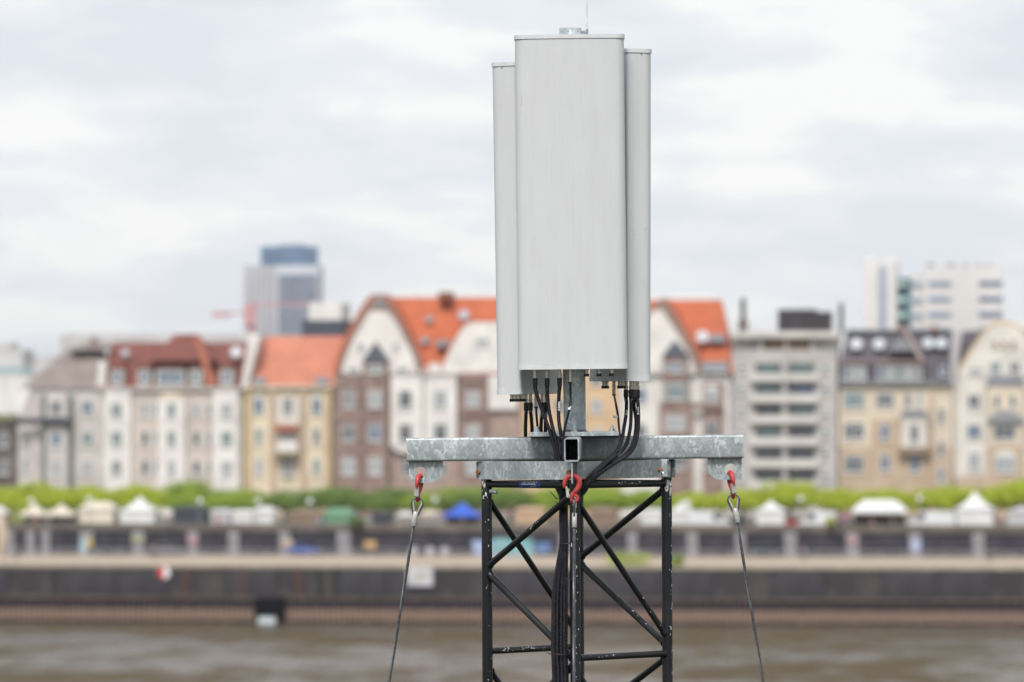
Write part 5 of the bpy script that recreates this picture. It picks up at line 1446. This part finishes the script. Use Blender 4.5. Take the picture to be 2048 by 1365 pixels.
starts = {}
qf, Mf = antenna('front panel antenna, the widest one facing the viewer, with brown scuff near its top left', (1145.8, 739, -.285), -.285, 0)
fI = Mf.inverted()
def lx_of(px, d, inv): return (inv @ W(px, 739, d)).x
for key, px, kind in (('A', 1070, 'jack'), ('B', 1094, 'jack'), ('C', 1119, 'jack'), ('D', 1140, 'aisg'), ('x', 1173, 'cap'), ('x', 1198, 'cap'), ('x', 1223, 'cap')):
    starts[key] = conn(qf, Mf, lx_of(px, -.27, fI), .005, kind)
# left panel : outward normal to the left and away
def side_antenna(s, lab, py_bot, ctr_px, tilt):
    ang = R(110 * s)      # rotation of the panel about z; its front (-y) turns outwards
    q, M_ = antenna(lab, (ctr_px, py_bot, .06), .06, ang, tilt)
    return q, M_
# back-face centre offset: local back is +y; centre in local coords 0
ql, Ml = side_antenna(-1, 'left panel antenna seen edge on, mounted lowest behind the front panel', 789, 1052, -.88)
qr, Mr = side_antenna(1, 'right panel antenna seen edge on with rusty scuffs, behind the front panel', 763, 1244, .06)
def along(M_, px, ly):
    """local x of the point on the panel's bottom line (local y=ly) which projects to px"""
    best = None
    for i in range(-240, 241, 4):
        w_ = M_ @ Vector((i / 1000, ly, 0)); x_ = 1024 + w_.x / w_.y * F
        if best is None or abs(x_ - px) < best[0]: best = (abs(x_ - px), i / 1000)
    return best[1]
for key, px, ly, kind in (('x', 1024, -.01, 'cap'), ('x', 1032, .02, 'cap'), ('x', 1040, -.01, 'cap'), ('x', 1047, .02, 'cap'), ('E', 1052, 0, 'jack'), ('F', 1061, -.01, 'jack'), ('G', 1072, .02, 'aisg'), ('Hh', 1084, 0, 'jack'), ('I', 1092, .01, 'jack')):
    starts[key] = conn(ql, Ml, along(Ml, px, ly), ly, kind)
for key, px, ly, kind in (('x', 1205, 0, 'cap'), ('x', 1213, .01, 'cap'), ('x', 1239, 0, 'cap'), ('x', 1246, .02, 'cap'), ('J', 1228, .02, 'aisg'), ('K', 1252, 0, 'jack'), ('L', 1262, -.02, 'jack'), ('M', 1269, .02, 'jack'), ('N', 1275, -.01, 'jack')):
    starts[key] = conn(qr, Mr, along(Mr, px, ly), ly, kind)
# brackets between panels and pole
for q, M_ in ((qf, Mf), (ql, Ml), (qr, Mr)):
    for z_ in (.22, AH - .22):
        me = boxes((-.05, .05, AT / 2 + .001, AT / 2 + .028, z_ - .03, z_ + .03), bevel=.003); link('bracket', me, GALV, q)
# scuffs on housings
def scuff(q, pts, m_, yoff=-.0005, name='scuff'):
    bm = bmesh.new()
    for x, y, z, sx, sz in pts:
        rr = random.Random(int((x + z) * 99999)); cs = []
        for i in range(7):
            t = i / 7 * 6.28; k = rr.uniform(.5, 1.1); cs.append(bm.verts.new((x + sx * k * math.cos(t), y, z + sz * k * math.sin(t))))
        bm.faces.new(cs)
    return link(name, finish(bm), m_, q)
yf = -AT / 2 - .0008
def fz(py): return (fI @ W(1100, py, -.33)).z
def fx(px): return (fI @ W(px, 300, -.33)).x
xs = fx(1044)
def yfront(x):     # surface of the front corner radius
    rf = .046; cxx = -AW + rf
    return -AT / 2 + rf + .010 - math.sqrt(max(rf * rf - (x - cxx) ** 2, 0)) if x < cxx else -AT / 2 + .010 - .010 * math.sin(math.pi * (x - cxx) / (2 * (AW - rf)))
ring = []
for i in range(11):
    t = i / 10; ring.append((xs + .004 * math.sin(math.pi * t) - .002, yfront(xs) - .0015, fz(190) + (fz(213) - fz(190)) * t, .0009, .0035))
scuff(qf, ring, SCUFF); scuff(qf, [(xs + .001, yfront(xs) - .0015, fz(229), .0022, .0030)], SCUFF)
scuff(qf, [(fx(1147) + .002 * math.sin(i), yf + .0003 - .0006, fz(100 + i * 2.6), .0006, .0028) for i in range(11)], mat('faint_stain', (.45, .46, .46), .7, scale=50), name='faint_stain')
rI = Mr.inverted()
def sidepatch(px, py, s1, s2):
    p = rI @ W(px, py, -.175); # edge face: local x = -AW or +AW
    return p
for px, py, a, b_ in ((1265, 461, .001, .004), (1265, 470, .0016, .006), (1265, 477, .0014, .003), (1290, 458, .003, .0022), (1294, 457, .0026, .002), (1292, 463, .002, .0025), (1292, 473, .001, .006), (1291, 486, .0014, .003)):
    # near edge lies at local x = +-AW ; find side by distance
    sx = 1 if (Mr @ Vector((AW, 0, 0))).y < (Mr @ Vector((-AW, 0, 0))).y else -1
    w0 = rI @ W(px, py, -.175); bm = bmesh.new(); rr = random.Random(px + py); cs = []
    ly = w0.y
    xx = sx * (AW + .0008)
    if ly < -AT / 2 + .056:
        rf = .046; dy = (-AT / 2 + .056) - ly; dy = min(dy, rf * .98); xx = sx * (AW - rf + math.sqrt(rf * rf - dy * dy) + .0010)
    for i in range(7):
        t = i / 7 * 6.28; k = rr.uniform(.5, 1.1); cs.append(bm.verts.new((xx, ly + a * k * math.cos(t), w0.z + b_ * k * math.sin(t))))
    bm.faces.new(cs); link('scuff', finish(bm), SCUFF, qr)
# small screws under top caps
for q, M_ in ((ql, Ml), (qr, Mr)):
    sx = 1 if (M_ @ Vector((AW, 0, 0))).y < (M_ @ Vector((-AW, 0, 0))).y else -1
    link('cap_screw', cyl((sx * (AW + .0005), 0, AH - .022), (sx * (AW + .005), 0, AH - .022), .0028, seg=8), GALV2, q)

# --- cables -------------------------------------------------------------------
def P3(px, py, d): return W(px, py, d)
RC = 3.7 * PX; RT = 2.4 * PX
bund = {}    # slot positions in the bundle: (px offset, depth offset)
slots = {'A': (-8, 0), 'B': (-2, -.010), 'C': (5, -.012), 'D': (10, -.018), 'E': (-12, .015), 'F': (-6, .025), 'G': (1, .02), 'Hh': (6, .03), 'I': (12, .025),
         'K': (-10, -.012), 'L': (-4, -.026), 'M': (3, -.03), 'N': (9, -.030), 'J': (13, -.004)}
def bundle_tail(key):
    sx, sd_ = slots[key]
    t = []
    for py, cx_, spr, d in ((1000, 1127, .42, -.285), (1040, 1127, .46, -.30), (1085, 1128, .48, -.345), (1130, 1124, .72, -.385), (1180, 1120, 1.0, -.40), (1250, 1119, 1.08, -.40), (1307, 1119, 1.08, -.395), (1370, 1121, 1.08, -.40), (1500, 1119, 1.1, -.40)):
        t.append((*P3(cx_ + sx * spr, py, d + sd_ * (.55 + spr * .5)), RC))
    t.append((*P3(1119 + sx * 1.1, 2600, -.40 + sd_), RC)); 
    e_ = P3(1119 + sx * 1.1, 2600, -.40 + sd_); t.append((e_.x, e_.y, 3.1, RC))
    return t
def cable(key, mid, lab, thin=False, tail=True):
    st = starts[key]; q = thing('coaxial_cable' if not thin else 'control_cable', lab, 'cable', group='antenna cables')
    r_ = RT if thin else RC
    path = []
    if not thin:
        path = [(st.x, st.y, st.z + .004, r_ * 1.2), (st.x, st.y, st.z - .028, r_ * 1.2), (st.x, st.y, st.z - .040, r_ * 1.1)]
    else: path = [(st.x, st.y, st.z + .004, r_)]
    path += [(*P3(*m_), r_) for m_ in mid]
    full = path + [(a, b, c, r_) for a, b, c, _ in (bundle_tail(key) if tail else [])]
    bm = bmesh.new(); uv = bm.loops.layers.uv.new('UV')
    sp = smoothpath(full[:-2], .012) + [full[-2], full[-1]] if tail else smoothpath(full, .012)
    tube_bm(bm, sp, seg=12 if not thin else 8, uv=uv)
    link('jacket', finish(bm, True, 60), CABLE if not thin else CABLE_S, q)
    if not thin:
        link('boot', cyl(st + Vector((0, 0, .002)), st + Vector((0, 0, -.030)), r_ * 1.32, r_ * 1.24, 14), RUBBER, q)
        for k in range(3): link('boot_ring', cyl(st + Vector((0, 0, -.006 - .009 * k)), st + Vector((0, 0, -.0095 - .009 * k)), r_ * 1.40, seg=14), RUBBER, q)
    return q, sp
cA, _ = cable('A', [(1074, 790, -.27), (1082, 815, -.27), (1092, 842, -.26), (1102, 870, -.25), (1110, 900, -.25), (1115, 930, -.25), (1122, 965, -.26)], 'thick black cable from the leftmost connector of the front antenna')
cB, _ = cable('B', [(1095, 790, -.27), (1098, 820, -.27), (1104, 850, -.26), (1111, 880, -.25), (1117, 910, -.25), (1121, 940, -.25), (1125, 970, -.26)], 'thick black cable from the second connector of the front antenna')
cC, spC = cable('C', [(1118, 790, -.27), (1117, 820, -.27), (1118, 845, -.26), (1122, 870, -.25), (1124.5, 900, -.25), (1126, 935, -.25), (1128, 970, -.26)], 'thick black cable marked in white, from the third connector of the front antenna')
cD, spD = cable('D', [(1141, 790, -.27), (1141, 803, -.275), (1139, 817, -.28), (1134, 838, -.275), (1129, 860, -.265), (1126.5, 885, -.26), (1128, 930, -.25), (1130, 970, -.26)], 'thin black control cable with a white tag in front of the pole', True)
cable('E', [(1052, 830, -.04), (1051, 860, .02), (1053, 885, .10), (1066, 925, .10), (1090, 950, 0), (1106, 965, -.12), (1118, 985, -.22)], 'black cable furthest left, dropping straight behind the beam')
cable('F', [(1062, 830, .0), (1064, 855, .06), (1065, 885, .12), (1074, 920, .12), (1094, 948, 0), (1109, 964, -.12), (1120, 985, -.22)], 'black cable second from the left, dropping behind the base plate')
cable('G', [(1073, 830, .06), (1075, 855, .10), (1077, 885, .14), (1085, 920, .13), (1100, 948, 0), (1113, 966, -.12), (1122, 985, -.22)], 'thin black control cable under the left antenna', True)
cable('Hh', [(1083, 838, .12), (1082, 860, .15), (1084, 890, .17), (1092, 925, .14), (1104, 950, 0), (1115, 966, -.12), (1124, 985, -.22)], 'black cable behind the front cables, from the inner end of the left antenna')
cable('I', [(1091, 838, .15), (1091, 860, .17), (1093, 890, .18), (1100, 925, .14), (1110, 950, 0), (1118, 968, -.12), (1126, 985, -.22)], 'black cable hidden most by the front cables, from the far end of the left antenna')
comb = lambda a, b_: [(1240 + a, 913 + b_, -.285), (1214 + a * .5, 929 + b_ * .7, -.365), (1193 + a * .35, 946 + b_ * .6, -.408), (1176 + a * .3, 964 + b_ * .6, -.405), (1164 + a * .3, 984 + b_ * .3, -.368), (1150 + a * .15, 998, -.335), (1140, 1008, -.31)]
cable('K', [(1253, 806, -.13), (1252, 830, -.15), (1248, 855, -.17), (1243, 882, -.22), (1232, 903, -.28)] + comb(-22, 2)[1:], 'black cable on the left side of the right hand bunch')
cK = cable('L', [(1262, 806, -.15), (1262, 835, -.17), (1260, 860, -.19), (1253, 888, -.23), (1240, 905, -.275)] + [(1216, 924, -.36)] + comb(-2, 3)[2:], 'black cable second in the right hand bunch')
cable('M', [(1268, 812, -.10), (1272, 840, -.12), (1271, 865, -.15), (1264, 892, -.21), (1248, 912, -.255)] + [(1220, 930, -.345)] + comb(6, 4)[2:], 'black cable behind the others in the right hand bunch')
cN, spN = cable('N', [(1276, 806, -.16), (1277, 835, -.18), (1276, 862, -.20), (1270, 890, -.23), (1256, 910, -.27)] + [(1224, 930, -.355)] + comb(12, 6)[2:], 'outermost black cable on the right side of the bunch with white handwriting')
cJ, spJ = cable('J', [(1232, 810, -.10), (1236, 832, -.12), (1238, 855, -.15), (1240, 880, -.24), (1236, 900, -.285)] + comb(-12, 0)[1:], 'thin black control cable with a pale tag under the right antenna', True)
# ties, tags
def tie(c0, rx, ry, m_, parent, name='cable_tie', r_=.0013, axis=(0, 0, 1), tail=True):
    ax = Vector(axis).normalized(); a = ax.orthogonal().normalized()
    yv = Vector((0, 1, 0)); a = (yv - ax * yv.dot(ax)); a = a.normalized() if a.length > .1 else ax.orthogonal().normalized(); b = ax.cross(a)
    pts = [tuple(c0 + b * math.cos(t) * rx + a * math.sin(t) * ry) for t in [2 * math.pi * i / 20 for i in range(21)]]
    bm = bmesh.new(); tube_bm(bm, pts, r_, 5, caps=False)
    hd = c0 + b * rx - a * ry * .2
    if tail:
        tube_bm(bm, [tuple(hd), tuple(hd + b * .012 + Vector((0, -.008, .006))), tuple(hd + b * .020 + Vector((0, -.010, .012)))], r_ * .8, 5)
    box_bm(bm, hd.x - .003, hd.x + .003, hd.y - .004, hd.y + .002, hd.z - .003, hd.z + .003)
    return link(name, finish(bm, True, 50), m_, parent)
tie(P3(1130, 1008, -.29), .026, .045, RUBBER, cC, r_=.0022)
tie(P3(1136, 1087, -.36), .036, .05, RUBBER, cC, r_=.0018, tail=False)
tie(P3(1119, 1308, -.40), .044, .052, RUBBER, cC, r_=.0018)
tie(P3(1136, 1158, -.40), .034, .045, RUBBER, cC, r_=.0016, tail=False)
tie(P3(1236, 913, -.295), .026, .024, RUBBER, cN, r_=.002, axis=(-1, 0, .55)); tie(P3(1200, 938, -.395), .020, .022, RUBBER, cN, r_=.0014, axis=(-1, 0, .75))
tie(P3(1174, 966, -.395), .026, .03, RUBBER, cN, r_=.002, axis=(-1, -.2, .9)); tie(P3(1106, 990, -.335), .020, .022, RUBBER, cA, r_=.002, axis=(-1, 0, -.9))
tie(P3(1126, 876, -.26), .014, .014, RUBBER, cC, r_=.0018)
link('cable_tag', cyl(P3(1140.5, 813, -.278), P3(1138.2, 820, -.28), RT * 1.2, seg=10), WHITE_INK, cD)
c = P3(1233, 834, -.135); link('cable_tag', boxes((c.x - .016, c.x + .007, c.y - .004, c.y + .004, c.z - .006, c.z + .005), bevel=.002), mat('milky_tag', (.55, .58, .60), .3, scale=30), cJ)
c = P3(1168, 957, -.42); link('cable_tag', boxes((c.x - .004, c.x + .004, c.y - .003, c.y + .003, c.z - .004, c.z + .004), bevel=.001), RED, cN)
# handwriting
def writing(txt, px, py, d, size, parent, rot=90, name='marking', stretch=1):
    cu = bpy.data.curves.new('t', 'FONT'); cu.body = txt; cu.size = size; cu.align_x = 'CENTER'; cu.align_y = 'CENTER'; cu.extrude = .0002; cu.offset = .0003; cu.resolution_u = 2
    ob = bpy.data.objects.new('t', cu); C.objects.link(ob); bpy.context.view_layer.update()
    me = bpy.data.meshes.new_from_object(ob.evaluated_get(bpy.context.evaluated_depsgraph_get())); bpy.data.objects.remove(ob)
    o = link(name, me, WHITE_INK, parent); o.matrix_world = Matrix.Translation(W(px, py, d)) @ Matrix.Rotation(R(-rot), 4, 'Y') @ Matrix.Rotation(R(90), 4, 'X') @ Matrix.Diagonal((stretch, 1, 1, 1))
    me2 = o.matrix_world.copy(); o.matrix_world = me2
    return o
writing('A2600', 1118.3, 813, -.27 - RC - .0012, .0135, cC, 88, stretch=1.15)
writing('II-++<', 1276.6, 822, -.18 - RC - .0022, .0105, cN, 90, stretch=1.25)
writing('C;:,l', 1253.4, 826, -.155 - RC - .001, .0105, cK[0], 92, stretch=1.35)

# --- hooks and guy ropes -----------------------------------------------------
def hook(lab, top_w, rz, tilt=(0, 0)):
    """hook in local x-z plane; local origin is the inside top of the bow (where the lug sits)"""
    q = thing('snap_hook', lab, 'hook', group='red snap hooks on the frame lugs')
    M_ = Matrix.Translation(top_w) @ Matrix.Rotation(tilt[1], 4, 'Y') @ Matrix.Rotation(rz, 4, 'Z')
    q.location = M_.to_translation(); q.rotation_euler = M_.to_euler()
    def k(px, py): return ((px - 1141) * PX / 1.03, 0, (952 - py) * PX / 1.03)
    pts = [(*k(1124.5, 972), .0045), (*k(1124.5, 965), .0085), (*k(1127, 956), .0105), (*k(1133, 949.5), .0115), (*k(1141, 947.5), .0118), (*k(1149, 951), .0120), (*k(1154, 959), .0120), (*k(1153, 969), .0118), (*k(1147, 978), .0108), (*k(1141, 985), .0100), (*k(1138.5, 991), .0095)]
    me = tube(pts, seg=16, step=.004); link('hook_body', me, RED, q)
    bm = bmesh.new(); c_ = Vector(k(1144.5, 993)); R_ = 6.2 * PX
    tube_bm(bm, [tuple(c_ + Vector((math.cos(t) * R_, 0, math.sin(t) * R_))) for t in [2 * math.pi * i / 22 for i in range(23)]], 3.1 * PX, 12, caps=False)
    link('eye', finish(bm, True, 60), RED, q)
    a = Vector(k(1128, 969)); b_ = Vector(k(1132, 989)); d = (b_ - a).normalized(); s = Vector((d.z, 0, -d.x))
    bm = bmesh.new(); w0, w1 = .0035, .0072
    for y in (-.011, .0085):
        pass
    vs = [a - s * w0, a + s * w0, b_ + s * w1, b_ + d * .006 + s * .004, b_ + d * .006 - s * .004, b_ - s * w1]
    F0 = [bm.verts.new(v_ + Vector((0, -.0095, 0))) for v_ in vs]; F1 = [bm.verts.new(v_ + Vector((0, .0095, 0))) for v_ in vs]
    bm.faces.new(F0); bm.faces.new(F1[::-1])
    for i in range(6): bm.faces.new((F0[i], F0[(i+1) % 6], F1[(i+1) % 6], F1[i]))
    link('latch', finish(bm), ALU, q); link('rivet', cyl(b_ + Vector((0, -.016, 0)), b_ + Vector((0, .016, 0)), .0022, seg=8), GALV2, q)
    return q, M_ @ (c_ + Vector((0, 0, -R_ * .9)))
AX = Vector((0, 0, 0))
def guy(lab, eye, tgt, rz):
    """rope from the hook eye down through tgt; rz orients the thimble plane"""
    d = (tgt - eye).normalized(); q = thing('guy_rope', lab, 'steel rope', group='steel guy ropes of the mast')
    zax = -d; xax = Vector((math.cos(rz), math.sin(rz), 0)); xax = (xax - zax * xax.dot(zax)).normalized(); yax = zax.cross(xax)
    M_ = Matrix(((xax.x, yax.x, zax.x, eye.x), (xax.y, yax.y, zax.y, eye.y), (xax.z, yax.z, zax.z, eye.z), (0, 0, 0, 1)))
    q.location = M_.to_translation(); q.rotation_euler = M_.to_euler()
    u = PX
    def tear(R0, L_, wb):
        c_ = -R0 + 2.6 * u * 2; pts = []
        cz_ = 5 * u - R0
        for i in range(13):
            a = R(-28 + 236 * i / 12); pts.append((math.cos(a) * R0, 0, cz_ + math.sin(a) * R0))
        pts.append((-wb, 0, cz_ - L_)); pts = [(wb, 0, cz_ - L_)] + pts
        return pts
    link('thimble', tube(tear(9.0 * u, 27 * u, 1.5 * u), 1.7 * u, 10, step=.006), ALU if rz == 0 else STEELROPE, q)
    t_ = tear(11.3 * u, 32 * u, 2.2 * u)
    link('rope_eye', tube(t_, 1.9 * u, 8, step=.006), STEELROPE, q)
    zf = -37 * u
    me = tube([(0, 0, zf - 14.5 * u, .0128), (0, 0, zf - 14 * u, .0136), (0, 0, zf + 13 * u, .0136), (0, 0, zf + 14 * u, .0120)], seg=14); 
    o = link('ferrule', me, ALU, q); o.scale = (1, .8, 1)
    # laid strands
    z0 = zf - 13 * u; L_ = 1.25; ro, rs, pitch = .0042, .00275, .075
    bm = bmesh.new()
    for s in range(6):
        pts = []
        nseg = int(L_ / pitch * 12)
        for i in range(nseg + 1):
            t = i / nseg; a = 2 * math.pi * (t * L_ / pitch + s / 6); pts.append((math.cos(a) * ro, math.sin(a) * ro, z0 - t * L_))
        tube_bm(bm, pts, rs, 5, caps=False)
    total = (eye.z - 3.0) / -d.z
    cyl_bm(bm, (0, 0, z0 - L_), (0, 0, -total), ro + rs * .6, seg=8); link('wire', finish(bm, True, 60), STEELROPE, q)
    return q
# lug hole bottoms (world) for the three visible arms
def lug_hole(rz):
    a = R(rz); base = Vector((-(AL - .008) * math.cos(a), -(AL - .008) * math.sin(a), -BH - .0005)); xdir = Vector((math.cos(a), math.sin(a), 0))
    return HM @ (base + xdir * (23 * PX) + Vector((0, 0, -22 * PX - 11.4 * PX + .001)))
h1, e1 = hook('red snap hook seen edge on under the left end of the beam', lug_hole(0) + Vector((-.004, 0, 0)), R(75), (0, R(6)))
h2, e2 = hook('red snap hook seen face on, hanging under the open end of the near arm', lug_hole(90) + Vector((.002, -.0, .004)), R(2))
h3, e3 = hook('red snap hook seen edge on under the right end of the beam', lug_hole(180) + Vector((0, 0, 0)), R(102), (0, R(-8)))
def dirpt(e_, dx, dy): return e_ + Vector((dx, dy, -1.0))
guy('steel guy rope running down to the left', e1, dirpt(e1, -.157, 0.0), 0)
guy('steel guy rope hanging in front of the tower leg', e2, dirpt(e2, -.004, -.157), R(86))
guy('steel guy rope running down to the right', e3, dirpt(e3, .163, 0.0), 0)
